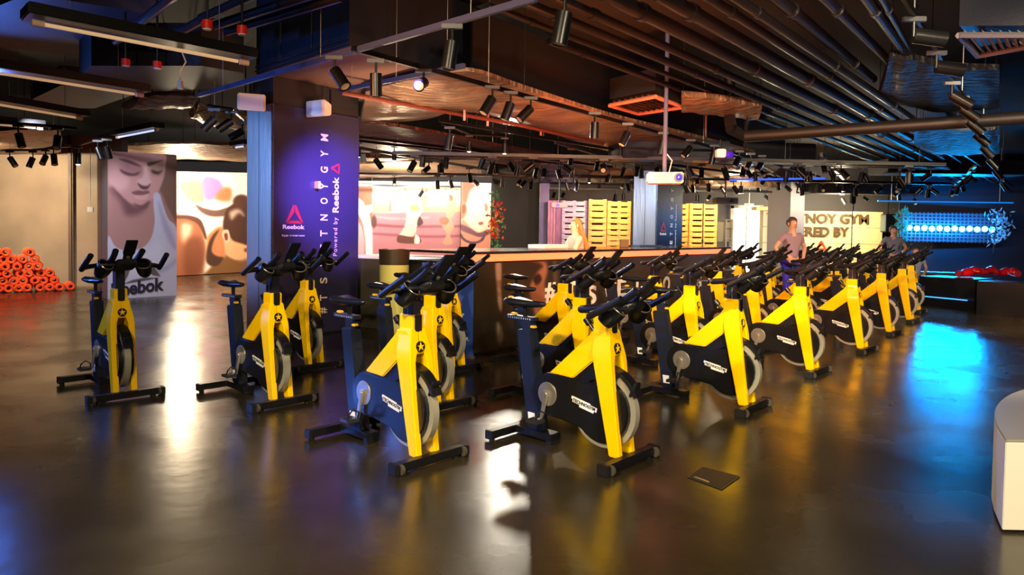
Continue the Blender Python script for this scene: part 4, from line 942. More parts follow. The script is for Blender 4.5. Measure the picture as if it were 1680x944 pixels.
# floor hatch
hp = [Z(1128, 783, .002), Z(1152, 767, .002), Z(1214, 783, .002), Z(1184, 804, .002)]; hc = sum(hp, Vector())/4; hc.z = 0
t = thing('floor_hatch', 'square metal floor box lid set in the concrete', 'floor hatch', hc)
MB().prism([p-hc for p in hp], (0, 0, .004)).build('frame', mat('hatch_frame', (96, 90, 70), .35, .6), t, smooth=False)
MB().prism([(p-hc)*.93+Vector((0, 0, .004)) for p in hp], (0, 0, .003)).build('lid', mat('hatch_lid', (44, 38, 34), .5), t, smooth=False)
MB().prism([(hp[0]-hc)*.9+((hp[3]-hc)*.9-(hp[0]-hc)*.9)*f_+Vector((0, 0, .007)) for f_ in (.12, .62)]+[(hp[0]-hc)*.78+((hp[3]-hc)*.78-(hp[0]-hc)*.78)*f_+Vector((0, 0, .007)) for f_ in (.62, .12)], (0, 0, .003)).build('lid_handle', chrome, t, smooth=False)

# ------------------------------------------------------------------ ceiling: ducts, pipes, tracks
def beam(name, label, cat, p0, p1, w, h, m, parent=None, bev=.004, group=None):
    p0, p1 = Vector(p0), Vector(p1); t = None
    d = (p1-p0); n = Vector((-d.y, d.x, 0)).normalized()*w/2; u = Vector((0, 0, h)); o = p0 if parent is None else Vector((0, 0, 0))
    mb = MB().prism([p0-n-o, p0+n-o, p1+n-o, p1-n-o], u); ob = mb.build(name, m, parent, bev); ob.location = o
    if parent is None and label: tag(ob, label, cat, group)
    return ob
def polyduct(name, label, pts, z, h, m, cat='duct'):
    P = [Z(u, v, z) for u, v in pts]; c = sum(P, Vector())/len(P)
    o = MB().prism([p-c for p in P], (0, 0, h)).build(name, m, smooth=False); o.location = c
    return tag(o, label, cat)
def wrapped(name, label, pts, z, h, m, seg=26):
    """soft wrapped duct: footprint polygon between two edges (near list, far list) with a sagging wrinkled underside"""
    near, far = pts; A = [Z(u, v, z) for u, v in near]; B = [Z(u, v, z) for u, v in far]
    A = [Vector(p) for p in smooth_pts([tuple(p) for p in A], seg//max(1, len(A)-1), False)]; B = [Vector(p) for p in smooth_pts([tuple(p) for p in B], seg//max(1, len(B)-1), False)]
    n = min(len(A), len(B)); c = (A[0]+B[n-1])/2; rings = []; K = 10
    rnd = random.Random(len(label))
    for i in range(n):
        r = []
        for k in range(K+1):
            f = k/K; p = A[i].lerp(B[i], f); sag = .09*math.sin(PI*f)+rnd.uniform(-.008, .008)*(1 if 0 < k < K else .3)+.008*math.sin(i*.9+f*3)
            r.append(p-c+Vector((0, 0, -sag)))
        r += [B[i]-c+Vector((0, 0, h)), A[i]-c+Vector((0, 0, h))]; rings.append(r)
    o = MB().loft(rings).build(name, m); o.location = c
    for i in (1, n//2, n-2):
        for q3 in (A[i], B[i]): MB().cyl(q3-c+Vector((0, 0, .02)), q3-c+Vector((0, 0, 4.31-c.z)), .006, 5).build('hanging_wire', blackm, o)
    return tag(o, label, 'duct')

# metal duct above the big column (blue-lit left face, black right face)
dz = 3.34
kc = Z(573, 75, dz); kl = kc+(-e1)*2.05; kr = kc+e2*2.15
t = thing('ceiling_duct', 'big square black duct box above the lettered column', 'duct', kc)
MB().prism([Vector((0, 0, .0)), kl-kc, kl-kc+e2*2.15, kr-kc], (0, 0, .92)).build('duct_body', ductm, t, smooth=False)
MB().prism([Vector((0, 0, -.004))+(-e1*.02+e2*.02), kl-kc+(e1*.02+e2*.02)+Vector((0, 0, -.004)), kl-kc+e2*2.13+e1*.02+Vector((0, 0, -.004)), kr-kc-e1*.02-e2*.02+Vector((0, 0, -.004))], (0, 0, .003)).build('duct_underside', mat('duct_brown_underside', (112, 84, 72), .6), t, smooth=False)
for k in (0, .05): MB().tube([Vector((0, 0, .03+k))-e2*.012, kl-kc+Vector((0, 0, .03+k))-e2*.012], .012, 6).build('flange', ductm, t)
for f_ in (.36, .7): MB().tube([-e1*2.05*f_-e2*.008+Vector((0, 0, .1)), -e1*2.05*f_-e2*.008+Vector((0, 0, .9))], .01, 6).build('seam_rib', ductm, t)
# long black duct wall going away to the right, and the wrapped orange-lit ducts in front
polyduct('ceiling_duct', 'long black rectangular duct running away behind the main spotlight track', [(775, 118), (860, 144), (1000, 187), (1130, 219), (1288, 260), (1262, 276), (1130, 262), (1000, 240), (860, 198), (760, 165)], 3.3, .75, mat('black_duct_side', (9, 9, 10), .6))
wrapped('wrapped_duct', 'wide wrinkled foil-wrapped duct glowing orange beside the main track', ([(590, 204), (700, 196), (760, 182), (860, 205), (1000, 248), (1130, 268), (1262, 284)], [(600, 150), (690, 128), (770, 118), (860, 146), (1000, 190), (1130, 222), (1288, 264)]), 3.2, .05, foil)
wrapped('wrapped_duct', 'foil-wrapped duct behind the orange one with dark brown folds', ([(590, 250), (700, 252), (840, 272), (1000, 292), (1060, 300)], [(590, 200), (700, 216), (840, 244), (1000, 272), (1060, 286)]), 3.1, .05, mat('brown_wrapped_foil', (96, 66, 60), .5, .35, bump=(3, .9, .12, (1, 3, 1))))
wrapped('wrapped_duct', 'small red-lit wrapped duct right of the square air diffuser', ([(1118, 182), (1180, 190), (1240, 196)], [(1118, 158), (1180, 164), (1250, 176)]), 3.35, .08, foil)
wrapped('wrapped_duct', 'dark crumpled duct right of the pipes above the crossing pipe', ([(1440, 160), (1480, 172), (1540, 184), (1640, 178)], [(1460, 92), (1500, 100), (1560, 112), (1640, 116)]), 3.5, .08, foild)
wrapped('wrapped_duct', 'dark crumpled duct below the crossing pipe with blue streaks', ([(1500, 238), (1530, 252), (1580, 255), (1640, 252)], [(1500, 200), (1540, 212), (1600, 214), (1640, 212)]), 3.2, .08, foild)
polyduct('ceiling_duct', 'black box duct in the upper right corner of the ceiling', [(1590, -20), (1700, -20), (1700, 48), (1592, 52)], 3.7, .4, ductm)
# left side ducts
polyduct('ceiling_duct', 'flat grey duct underside in the top left corner', [(-40, 25), (45, -10), (260, 25), (200, 68), (145, 98), (60, 84), (-40, 72)], 3.75, .3, plate)
polyduct('ceiling_duct', 'grey-blue duct underside below the second tube lamp', [(55, 162), (100, 140), (230, 152), (155, 178), (50, 176)], 3.5, .3, plate)
polyduct('ceiling_duct', 'black box duct behind the tube lamps left of the column', [(150, 108), (330, 108), (400, 120), (400, 142), (270, 150), (130, 126)], 3.3, .5, mat('black_duct_side', (9, 9, 10), .6))
wrapped('wrapped_duct', 'foil-wrapped duct hanging left over the brown wall', ([(-30, 268), (20, 266), (70, 262), (100, 250)], [(-30, 215), (20, 214), (60, 212), (100, 216)]), 3.15, .06, foil)
wrapped('wrapped_duct', 'striped foil-wrapped duct left of the near loudspeaker', ([(200, 176), (250, 178), (310, 174)], [(230, 160), (270, 156), (320, 158)]), 3.3, .06, foil)
wrapped('wrapped_duct', 'crumpled silver duct between the loudspeaker and the tracks', ([(310, 190), (345, 206), (405, 214)], [(325, 172), (365, 184), (405, 190)]), 3.2, .06, foil)
wrapped('wrapped_duct', 'yellow-lit wrapped duct above the push-up mural', ([(240, 262), (320, 262), (405, 266)], [(200, 240), (300, 236), (405, 240)]), 3.2, .06, foil)
wrapped('wrapped_duct', 'bright lit wrapped duct above the athletes mural', ([(590, 296), (680, 292), (790, 288)], [(590, 270), (680, 264), (790, 262)]), 3.2, .06, foil)
wrapped('wrapped_duct', 'brown wrapped duct end above the far cream wall', ([(1110, 296), (1180, 290), (1240, 284)], [(1080, 268), (1160, 262), (1240, 262)]), 3.1, .06, foil)

# pipes: a bundle running away to the right
pl_ = [((900, 67.5), (1500, 289), .035), ((800, 8), (1528, 290), .03), ((838, -6), (1560, 296), .045), ((905, -8), (1583, 298), .045), ((990, -12), (1600, 297), .07), ((1078, -12), (1612, 294), .07),
       ((1150, -12), (1632, 300), .045), ((1195, -12), (1660, 305), .045), ((1265, -12), (1432, 130), .06), ((1345, -12), (1470, 112), .05), ((1415, -12), (1560, 190), .05), ((1442, -12), (1500, 95), .03), ((1484, -12), (1500, 14), .04)]
lbs = ['thin lowest black pipe at the left edge of the parallel bundle', 'second pipe from the left in the parallel ceiling bundle', 'third pipe from the left in the ceiling bundle, with collars', 'fourth pipe from the left in the ceiling bundle', 'thick black pipe left of centre in the ceiling bundle', 'thickest black pipe in the middle of the ceiling bundle', 'slim pipe right of the two thick ceiling pipes', 'eighth pipe of the ceiling bundle, blue-lit far end',
       'short pipe ending high above the floor hatch side', 'short thin pipe right of the bundle ending in a socket', 'bent black pipe at the right of the bundle', 'thin short pipe between the bent pipe and the lamp row', 'stub of pipe at the top by the right-hand spotlights']
for (a, b, r), lb in zip(pl_, lbs):
    far = Y(b[0], b[1], 21.5) if b[1] > 250 else Z(b[0], b[1], 3.6)
    near = Z(a[0], a[1], 3.55+ (r*.5))
    if b[1] > 250: near = Z(a[0], a[1], 3.5)
    t = thing('ceiling_pipe', lb, 'pipe', near); d = far-near
    MB().cyl(Vector(), d, r, 12).build('pipe_run', pipem, t)
    L_ = d.length; k = .6
    while k < L_-.3:
        f_ = k/L_; MB().cyl(d*f_, d*(f_+.09/L_), r*1.22, 12).build('collar', pipem, t); k += random.uniform(2.2, 3.4)
# crossing pipe with elbow
a = Z(1196, 186, 3.35); b = Z(1200, 212, 2.95); c = Z(1222, 224, 2.92); d = Z(1700, 192, 2.92)
t = thing('ceiling_pipe', 'thick dark pipe with an elbow crossing below the bundle', 'pipe', a)
MB().tube([Vector((0, 0, .6)), Vector(), b-a, c-a, d-a], .085, 14).build('pipe_run', mat('rusty_pipe', (30, 26, 26), .5), t)
MB().tube([c-a+Vector((0, 0, .0)), Z(1225, 200, 3.2)-a, Z(1240, 180, 3.4)-a], .03, 10).build('branch_pipe', MATS['rusty_pipe'], t)
# sprinkler pipes left
for (a, b), lb in zip([((232, 90), (262, 66)), ((250, 98), (290, 66)), ((190, 68), (290, -10)), ((330, 30), (425, -12)), ((352, 42), (520, -12)), ((372, 52), (560, -5)), ((290, 55), (345, 25))], ['first', 'second', 'top', 'upper', 'middle', 'right', 'short']):
    near = Z(*b, 3.5); far = Z(*a, 3.5); t = thing('ceiling_pipe', lb+' slanting pipe above the tube lamps at upper left', 'pipe', near); MB().cyl(Vector(), far-near, .045, 10).build('pipe_run', pipem, t)
redc = mat('red_cap', (230, 40, 25), .4)
for (u, v), lb in zip(((340, 41), (397, 50), (206, 103), (258, 107)), ('upper left of four', 'nearest the column duct', 'lower left, by a steel hanger', 'lower right, above the long tube lamp')):
    p = Z(u, v, 3.2); t = thing('red_pipe_cap', 'red ceiling alarm cap, '+lb, 'alarm cap', p)
    MB().cyl((0, 0, -.035), (0, 0, .04), .045, 14).build('cap', redc, t, .004); MB().cyl((0, 0, -.042), (0, 0, -.034), .036, 14).build('lens', white, t); MB().cyl((0, 0, .04), (0, 0, 1.12), .012, 8).build('stem', blackm, t)

# air diffusers
def diffuser(pts, z, m, label, slat):
    P = [Z(u, v, z) for u, v in pts]; c = sum(P, Vector())/4; t = thing('air_diffuser', label, 'air diffuser', c); P = [p-c for p in P]
    for i in range(4):
        a, b = P[i], P[(i+1) % 4]; MB().tube([a, b], .03, 6).build('frame_bar', m, t)
    for k in range(1, 8):
        f_ = k/8; a = P[0].lerp(P[1], f_); b = P[3].lerp(P[2], f_); dd = (b-a).normalized(); nn = Vector((-dd.y, dd.x, 0))
        MB().prism([a-nn*.02, b-nn*.02, b+nn*.03+Vector((0, 0, .05)), a+nn*.03+Vector((0, 0, .05))], (0, 0, .006)).build('blade', slat, t, smooth=False)
    MB().prism([p+Vector((0, 0, .09)) for p in P], (0, 0, .3)).build('plenum', ductm, t, smooth=False)
diffuser([(1000, 173), (1075, 158.5), (1121, 176), (1048, 187)], 3.3, mat('diffuser_red_frame', (200, 120, 90), .5), 'square ceiling air diffuser lit orange above the black duct', foil)
diffuser([(1573, 58), (1690, 58), (1690, 76), (1604, 92)], 3.3, mat('diffuser_grey', (90, 86, 90), .5), 'louvred air diffuser glowing violet at the upper right', mat('diffuser_blade', (110, 110, 130), .4))

# fluorescent battens
def batten(a, b, z, label, w=.16, lit=tube_off):
    p = Z(*a, z); q_ = Z(*b, z); t = thing('tube_lamp', label, 'tube lamp', p); d = q_-p; n = Vector((-d.y, d.x, 0)).normalized(); dn = d.normalized()
    MB().prism([n*w-dn*.05, -n*w-dn*.05, d-n*w+dn*.05, d+n*w+dn*.05], (0, 0, .09)).build('housing', mat('lamp_housing', (10, 10, 11), .4), t, .01)
    MB().cyl(dn*.08+Vector((0, 0, -.03)), d-dn*.08+Vector((0, 0, -.03)), .016, 10).build('tube', lit, t)
    for e_ in (dn*.03, d-dn*.03): MB().cyl(e_+Vector((0, 0, -.03))-dn*.03, e_+Vector((0, 0, -.03))+dn*.05, .027, 12).build('lamp_holder', mat('lampholder_cream', (225, 190, 165), .4), t)
    for f_ in (.15, .85): MB().cyl(d*f_+Vector((0, 0, .08)), d*f_+Vector((0, 0, 1.0)), .004, 5).build('hanging_wire', chrome, t)
batten((52, 30), (404, 98), 3.0, 'longest unlit tube lamp crossing the upper left corner')
batten((-60, 106), (232, 152), 3.0, 'second tube lamp down from the upper left corner', .15)
batten((-60, 158), (132, 191), 3.0, 'third tube lamp down on the left', .15)
batten((-60, 196), (68, 208), 3.0, 'lowest of the parallel tube lamps at the left edge', .14)
batten((192, 223), (258, 210), 3.05, 'short bright blue-white tube lamp above the portrait pillar', .1, mat('tube_lit', (240, 240, 255), .3, emit=(190, 205, 255), estr=1.2))
batten((384, 240), (404, 237), 3.05, 'tube lamp end left of the column', .08, MATS['tube_lit'])

# spotlights
canm = mat('spot_can_black', (20, 20, 21), .3, .4); padm = mat('adapter_grey', (60, 60, 64), .4)
def spot_parts():
    t = thing('track_spotlight', '', 'spotlight'); head = bpy.data.objects.new('spot_can', MB().cyl((0, 0, 0), (0, 0, -.2), .055, 18).ring((0, 0, -.2), (0, 0, 1), .057, .045, .012, 18).mesh('spot_can', canm, .003)); C.objects.link(head); head.parent = t
    head.location = (0, 0, -.13); head.rotation_euler = (0, 0, 0)
    link('lens', MB().cyl((0, 0, -.201), (0, 0, -.204), .044, 16).mesh('lens', mat('spot_lens', (200, 180, 150), .2)), head)
    MB().box((0, 0, -.015), (.16, .035, .035)).build('track_adapter', padm, t, .003)
    MB().cyl((0, 0, -.03), (0, 0, -.14), .012, 8).build('swivel_arm', canm, t)
    return t, head
SP, SPH = spot_parts()
SP.location = (0, -6, 2.9)
firstspot = [True]
lensglow = bpy.data.meshes.new('lens_lit')
def spot(p, tilt, az, label, group=None, lit=0, scale=1.):
    if firstspot[0]: o = SP; firstspot[0] = False
    else: o = copy_tree(SP)
    o.location = p; o['label'] = label
    if group: o['group'] = group
    hd = [c for c in o.children if c.name.startswith('spot_can')][0]
    hd.rotation_euler = (math.radians(tilt), 0, math.radians(az)); o.scale = (scale,)*3
    if lit:
        ln = [c for c in hd.children if c.name.startswith('lens')][0]; ln.data = LITM[0]
    return o
LITM = [MB().ell((0, 0, -.19), (.046, .046, .03), 14, 8).mesh('lens', mat('spot_glow', (255, 245, 225), .3, emit=(255, 225, 170), estr=60))]
def track(a, b, z, label, m=None, w=.04, zb=None):
    p = Z(*a, z); q_ = Z(*b, zb or z); t = thing('lighting_track', label, 'lighting track', p); d = q_-p; n = Vector((-d.y, d.x, 0)).normalized()*w/2
    MB().prism([n, -n, d-n, d+n], (0, 0, .05)).build('rail', m or blackm, t, .003)
    for f_ in (.12, .5, .88): MB().cyl(d*f_+Vector((0, 0, .05)), d*f_+Vector((0, 0, 4.32-p.z)), .003, 5).build('hanging_wire', chrome, t)
    return p, q_
track((326, 160), (880, 3), 3.0, 'long lighting track rising from left to top centre over the bikes', mat('track_blue_grey', (70, 74, 110), .35, .3))
p, q_ = track((578, 84), (1345, 292), 3.0, 'main lighting track running away to the right under the ducts')
track((556, 152), (762, 112), 3.05, 'short track crossing above the lettered column face', MATS['track_blue_grey'])
g = 'spotlights on the main track'
mains = [((617, 97), 5, 0, 'black spotlight hanging straight down left on the main track'), ((695, 114), 70, 175, 'black spotlight facing the camera with a round front'), ((808, 141), 32, 120, 'first of three close spotlights on the main track'), ((838, 150), 20, 110, 'middle of three close spotlights on the main track'), ((871, 159), 45, 115, 'last of three close spotlights on the main track'),
         ((976, 184), 3, 0, 'spotlight hanging straight down right of the three close ones'), ((1030, 202), 28, 110, 'tilted spotlight left of the projector'), ((1088, 217), 10, 90, 'spotlight above the projector with a warm-lit side'), ((1133, 229), 42, 110, 'tilted spotlight above the projector right side'), ((1172, 238), 12, 60, 'spotlight by the white floodlight on the main track'),
         ((1213, 247), 34, 120, 'first of three far tilted spotlights on the main track'), ((1232, 251), 34, 120, 'second of three far tilted spotlights on the main track'), ((1250, 255), 34, 120, 'third of three far tilted spotlights on the main track'), ((1290, 274), 5, 0, 'far spotlight near the end of the main track')]
for (u, v), ti, az, lb in mains: spot(Z(u, v, 2.985), ti, az, lb)
for (u, v), ti, az, lb in [((549, 92), 40, -120, 'black spotlight below the big square duct with an orange edge'), ((742, 40), 8, 90, 'large spotlight hanging at the top beside the orange-lit plate'), ((927, -12), 10, 80, 'spotlight cut by the top edge of the photo, green-gold sheen')]: spot(Z(u, v, 2.985), ti, az, lb)
# right-hand row of spots
def polytrack(pts, z, label):
    P_ = [Z(u, v, z)+Vector((0, 0, .02)) for u, v in pts]; t = thing('lighting_track', label, 'lighting track', P_[0])
    MB().tube([q3-P_[0] for q3 in P_], .024, 6).build('rail', blackm, t)
    for q3 in P_[1:-1:3]: MB().cyl(q3-P_[0], q3-P_[0]+Vector((0, 0, 4.3-z)), .004, 5).build('hanging_wire', chrome, t)
polytrack([(1480, -4), (1500, 28), (1537, 84), (1562, 134), (1578, 158), (1590, 182), (1601, 205), (1612, 228), (1622, 250), (1632, 270), (1644, 292), (1660, 322)], 2.985, 'lighting track curving down the right side with many spotlights')
polytrack([(-10, 203), (30, 205), (95, 210), (125, 213)], 2.9, 'short track with two blue-lit spotlights above the brown wall')
polytrack([(-10, 249), (16, 248), (54, 248), (75, 246), (88, 243), (128, 240), (160, 230), (175, 228)], 2.9, 'track with a cluster of small spotlights at the foot of the left ceiling')
polytrack([(340, 176), (352, 178), (380, 182), (398, 200)], 2.95, 'short bent track left of the near loudspeaker')
polytrack([(725, 206), (738, 208), (770, 222), (828, 226)], 3.0, 'short track carrying the brightest lamps above the bar')
polytrack([(588, 233), (647, 240), (690, 243), (733, 248), (808, 256), (850, 262), (893, 268), (915, 270), (967, 283), (1000, 278)], 2.97, 'long track of lamps above the athletes mural and the pallets')
for k, (u, v, ti, az) in enumerate([(1500, 28, 80, -100), (1537, 84, 80, -100), (1562, 134, 55, -110), (1578, 158, 50, -110), (1590, 182, 45, -110), (1601, 205, 45, -110), (1612, 228, 40, -110), (1622, 250, 40, -110), (1632, 270, 35, -110), (1644, 292, 30, -110)]):
    spot(Z(u, v, 2.985), ti, az, 'black spotlight on the right-hand track, number %s from the top edge' % ['one', 'two', 'three', 'four', 'five', 'six', 'seven', 'eight', 'nine', 'ten'][k])
# lit spots and mid-distance tracks
track((585, 227), (1005, 276), 2.95, 'lighting track carrying glowing lamps above the mural')
track((720, 200), (1020, 250), 3.0, 'track behind the orange duct with glowing lamps')
track((1010, 262), (1330, 300), 2.9, 'track with small lamps running behind the projector')
lit_pts = [(588, 233, 'glowing spotlight at the right edge of the lettered column'), (647, 240, 'glowing star-like spotlight left above the athletes mural'), (770, 222, 'small glowing spotlight above the pink athletes mural'), (828, 226, 'brightest glowing spotlight above the bar'), (967, 283, 'glowing spotlight above the yellow pallets')]
for u, v, lb in lit_pts: spot(Z(u, v, 3.0), 0, 0, lb, lit=1, scale=.8)
for k, (u, v) in enumerate([(738, 208), (695, 244), (733, 248), (808, 256), (850, 262), (893, 268), (915, 270), (1000, 278)]): spot(Z(u, v, 2.95), random.uniform(5, 25), random.uniform(0, 360), 'unlit spotlight on the tracks above the murals', 'unlit spotlights above the murals')
for k, (u, v) in enumerate([(30, 205), (95, 210), (16, 248), (54, 248), (75, 246), (88, 243), (160, 230), (175, 228)]): spot(Z(u, v, 2.9), random.uniform(10, 45), random.uniform(0, 360), 'small blue-lit spotlight in the cluster over the brown wall', 'spotlights over the brown wall')
for k, (u, v, ti) in enumerate([(380, 182, 50), (398, 200, 55), (352, 178, 40)]): spot(Z(u, v, 2.95), ti, 110, 'blue-lit spotlight left of the near loudspeaker', 'spotlights left of the loudspeaker')
gl = spot(Z(128, 240, 2.9), 0, 0, 'glowing warm lamp cluster over the brown wall left of the portrait', lit=1)
# dense far field of tracks and small lamps
rnd = random.Random(3)
for i, D in enumerate((12.5, 14, 15.5, 17, 18.5, 20, 21.5, 23)):
    zz = 2.8+.12*(i % 3)
    for sgn, nm in ((0, 'level'), (1, 'slanting')):
        if sgn == 0:
            a = Vector((-2.2 if D < 19 else -6.5, D, zz)); b = Vector((D*.66, D+.6, zz))
        else:
            x = -3+i*1.9; a = Vector((x, 12.5+i*.4, zz+.1)); b = a+Vector((4.6, 8.2, 0))*.8
        t = thing('lighting_track', '%s far lighting track over the back of the hall, %s' % (nm, ['nearest', 'second row', 'third row', 'fourth row', 'fifth row', 'sixth row', 'seventh row', 'hindmost'][i]), 'lighting track', a); d = b-a; n = Vector((-d.y, d.x, 0)).normalized()*.03
        MB().prism([n, -n, d-n, d+n], (0, 0, .06)).build('rail', blackm if i % 2 else padm, t, .003)
        for f_ in (.1, .4, .7, .95): MB().cyl(d*f_+Vector((0, 0, .05)), d*f_+Vector((0, 0, 4.32-a.z)), .006, 5).build('hanging_rod', padm, t)
        cnt = 9 if sgn == 0 else 5
        for k in range(cnt):
            f_ = (k+rnd.uniform(.2, .8))/cnt
            spot(a+d*f_, rnd.uniform(0, 60), rnd.uniform(0, 360), 'small black spotlight among the far tracks at the back of the hall', 'spotlights on the far tracks')
# far horizontal ducts / cable trays
for k, (x0, x1, v, D, m) in enumerate([(600, 760, 262, 17.5, foil), (1140, 1262, 306, 20, foil), (1010, 1180, 262, 13.0, ductm), (1180, 1320, 262, 15, ductm), (1330, 1500, 318, 22, foild), (880, 1040, 300, 19, foild), (1440, 1680, 286, 17, ductm)]):
    a = Y(x0, v, D); b = Y(x1, v+3, D+.5); beam('ceiling_duct', 'far box duct under the ceiling, %s' % ['over the athletes mural', 'over the bright doorway', 'behind the projector', 'right of the projector', 'over the cream sign wall', 'over the pallets', 'over the blue lamps', 'over the push-up mural'][k], 'duct', a, b, .8, .35, m, bev=.02)
# blue strip beam
a = Y(1198, 297, 15.5); b = Y(1352, 294, 17); ls = beam('glow_bar', 'thin blue glowing strip hanging across in front of the grey column', 'light strip', a, b, .06, .04, mat('blue_strip', (60, 100, 220), .4, emit=(50, 90, 255), estr=1.6))
for f_ in (.1, .9): MB().cyl((b-a)*f_+Vector((0, 0, .03)), (b-a)*f_+Vector((0, 0, 4.32-a.z)), .006, 5).build('hanging_wire', chrome, ls)
a = Y(1440, 331, 21.6); b = Y(1662, 334, 21.6)
ls = beam('glow_bar', 'long thin cyan-lit bar above the row of round lamps', 'light strip', a, b, .05, .04, mat('cyan_bar', (60, 160, 220), .4, emit=(0, 120, 220), estr=.9))  # no lamp: the cyan light on the bar is painted as its own glow

for f_ in (.1, .9): MB().cyl((b-a)*f_+Vector((0, 0, .03)), (b-a)*f_+Vector((0, 0, 4.32-a.z)), .006, 5).build('hanging_wire', chrome, ls)
# truss-like red pipe
a = Z(560, 152, 3.1); b = Z(850, 205, 3.1); 
t = thing('ceiling_pipe', 'thin red-brown pipe crossing below the orange wrapped duct', 'pipe', a); MB().tube([Vector(), b-a, Z(990, 236, 3.1)-a, Z(994, 226, 3.25)-a], .03, 10).build('pipe_run', mat('red_brown_pipe', (110, 54, 44), .5), t)
for (u, v0, v1), lb in zip([(762, 160, 198), (800, 163, 207), (887, 192, 228), (1033, 235, 262), (1157, 190, 250)], ['left of the pair', 'right of the pair', 'over the bar lamp', 'over the steel column', 'beside the white floodlight']):
    a = Z(u, v1, 3.0); z1_ = Y(u, v0, a.y).z; tag(MB().cyl(a, (a.x, a.y, max(z1_, a.z+.3)), .018, 8).build('drop_rod', mat('rod_salmon', (205, 150, 140), .5)), 'pale vertical drop rod from the ceiling, '+lb, 'rod')

# speakers near the column
for (u, v), yaw, lb, sc in [((413, 170), 200, 'white loudspeaker with blue-lit front left of the big column', 1.0), ((527, 180), 150, 'pinkish-white loudspeaker mounted above the lettered column face', 1.0)]:
    p = Y(u, v, 8.6 if u < 450 else 9.0); t = thing('wall_speaker', lb, 'speaker', p, math.radians(yaw-180))
    MB().loft([[(x*w, y, z*h) for x, z in ((-1, -1), (1, -1), (1, 1), (-1, 1))] for y, w, h in ((-.12, .16, .10), (-.09, .165, .105), (.06, .12, .075), (.1, .08, .05))]).build('cabinet', mat('speaker_white', (225, 205, 200), .45), t, .012)
    MB().box((0, -.124, 0), (.28, .008, .17)).build('grille', mat('speaker_grille', (205, 205, 215), .6), t, .003)
    MB().tube([(0, .08, 0), (0, .16, .08), (0, .16, .3)], .014, 8).build('bracket', blackm, t)
# projector
p = Y(1090, 293, 9.6); t = thing('projector', 'white ceiling projector with a round blue lens in front of the second column', 'projector', p, math.radians(-8))
MB().box((0, 0, 0), (.49, .34, .15)).build('body', mat('projector_pink_white', (232, 196, 196), .4), t, .02)
MB().box((.17, -.005, 0), (.15, .345, .152)).build('lens_housing', mat('projector_white', (235, 225, 215), .4), t, .015)
MB().cyl((.18, -.17, 0), (.18, -.21, 0), .065, 20).build('lens_ring', black, t, .003)
MB().ell((.18, -.205, 0), (.045, .02, .045), 14, 8).build('lens', mat('projector_lens', (40, 50, 200), .1, emit=(40, 50, 220), estr=.6), t)
for k in range(8): MB().box((-.14+k*.025, -.172, 0), (.008, .004, .09)).build('vent_slot', mat('vent_grey', (190, 160, 160), .6), t)
MB().cyl((0, 0, .07), (0, 0, 4.32-p.z), .03, 10).build('ceiling_pole', mat('pole_blue_grey', (80, 90, 130), .4), t)
MB().tube([(.06, 0, .08), (.1, 0, .25), (-.02, 0, .4), (0, 0, .6)], .008, 6).build('cable', white, t)
p = Y(918, 337, 15.5); t = thing('projector', 'small white projector hanging in front of the grey pallets', 'projector', p)
MB().box((0, 0, 0), (.36, .3, .11)).build('body', MATS['projector_white'], t, .015); MB().cyl((-.05, -.15, 0), (-.05, -.17, 0), .04, 14).build('lens', MATS['projector_lens'], t); MB().cyl((0, 0, .05), (0, 0, 4.32-p.z), .02, 8).build('ceiling_pole', blackm, t)
p = Y(1190, 330, 19); t = thing('projector', 'grey projector hanging over the right pallet stack', 'projector', p)
MB().box((0, 0, 0), (.6, .4, .18)).build('body', padm, t, .015); MB().cyl((.1, -.2, 0), (.1, -.23, 0), .05, 14).build('lens', black, t); MB().cyl((0, 0, .05), (0, 0, 4.32-p.z), .02, 8).build('ceiling_pole', blackm, t)
p = Y(1182, 252, 9.9); t = thing('floodlight', 'white boxy floodlight with a violet lens on the main track', 'floodlight', p)
MB().box((0, 0, 0), (.13, .13, .12)).build('body', white, t, .012); MB().cyl((.09, -.06, -.02), (.13, -.1, -.03), .05, 14).build('lens', mat('violet_lens', (70, 40, 200), .2, emit=(60, 30, 200), estr=.4), t); MB().cyl((0, 0, .05), (0, 0, .2), .01, 6).build('arm', blackm, t)
# microphone stand in front of the far pallets; hanging microphone/thin pole
p = Y(1152, 415, 17.5); t = thing('thin_stand', 'thin black upright stand before the right pallet stack', 'stand', (p.x, p.y, 0))
MB().cyl((0, 0, .02), (0, 0, 2.25), .014, 8).build('pole', black, t); MB().cyl((0, 0, 0), (0, 0, .02), .15, 16).build('base', black, t); MB().cyl((0, 0, 1.2), (0, 0, 1.3), .025, 8).build('clamp', black, t)
p = Y(1397, 400, 19.5); t = thing('light_stand', 'thin black light stand in front of the cream sign wall', 'stand', (p.x, p.y, 0))
zt_ = Y(1397, 326, 19.5).z
MB().cyl((0, 0, 0.02), (0, 0, zt_), .014, 8).build('pole', black, t); MB().cyl((0, 0, 0), (0, 0, .02), .18, 16).build('base', black, t); MB().box((0, 0, zt_), (.12, .14, .3)).build('lamp_head', blackm, t, .02); MB().cyl((0, 0, zt_-.35), (0, 0, zt_-.15), .035, 10).build('clamp', black, t)
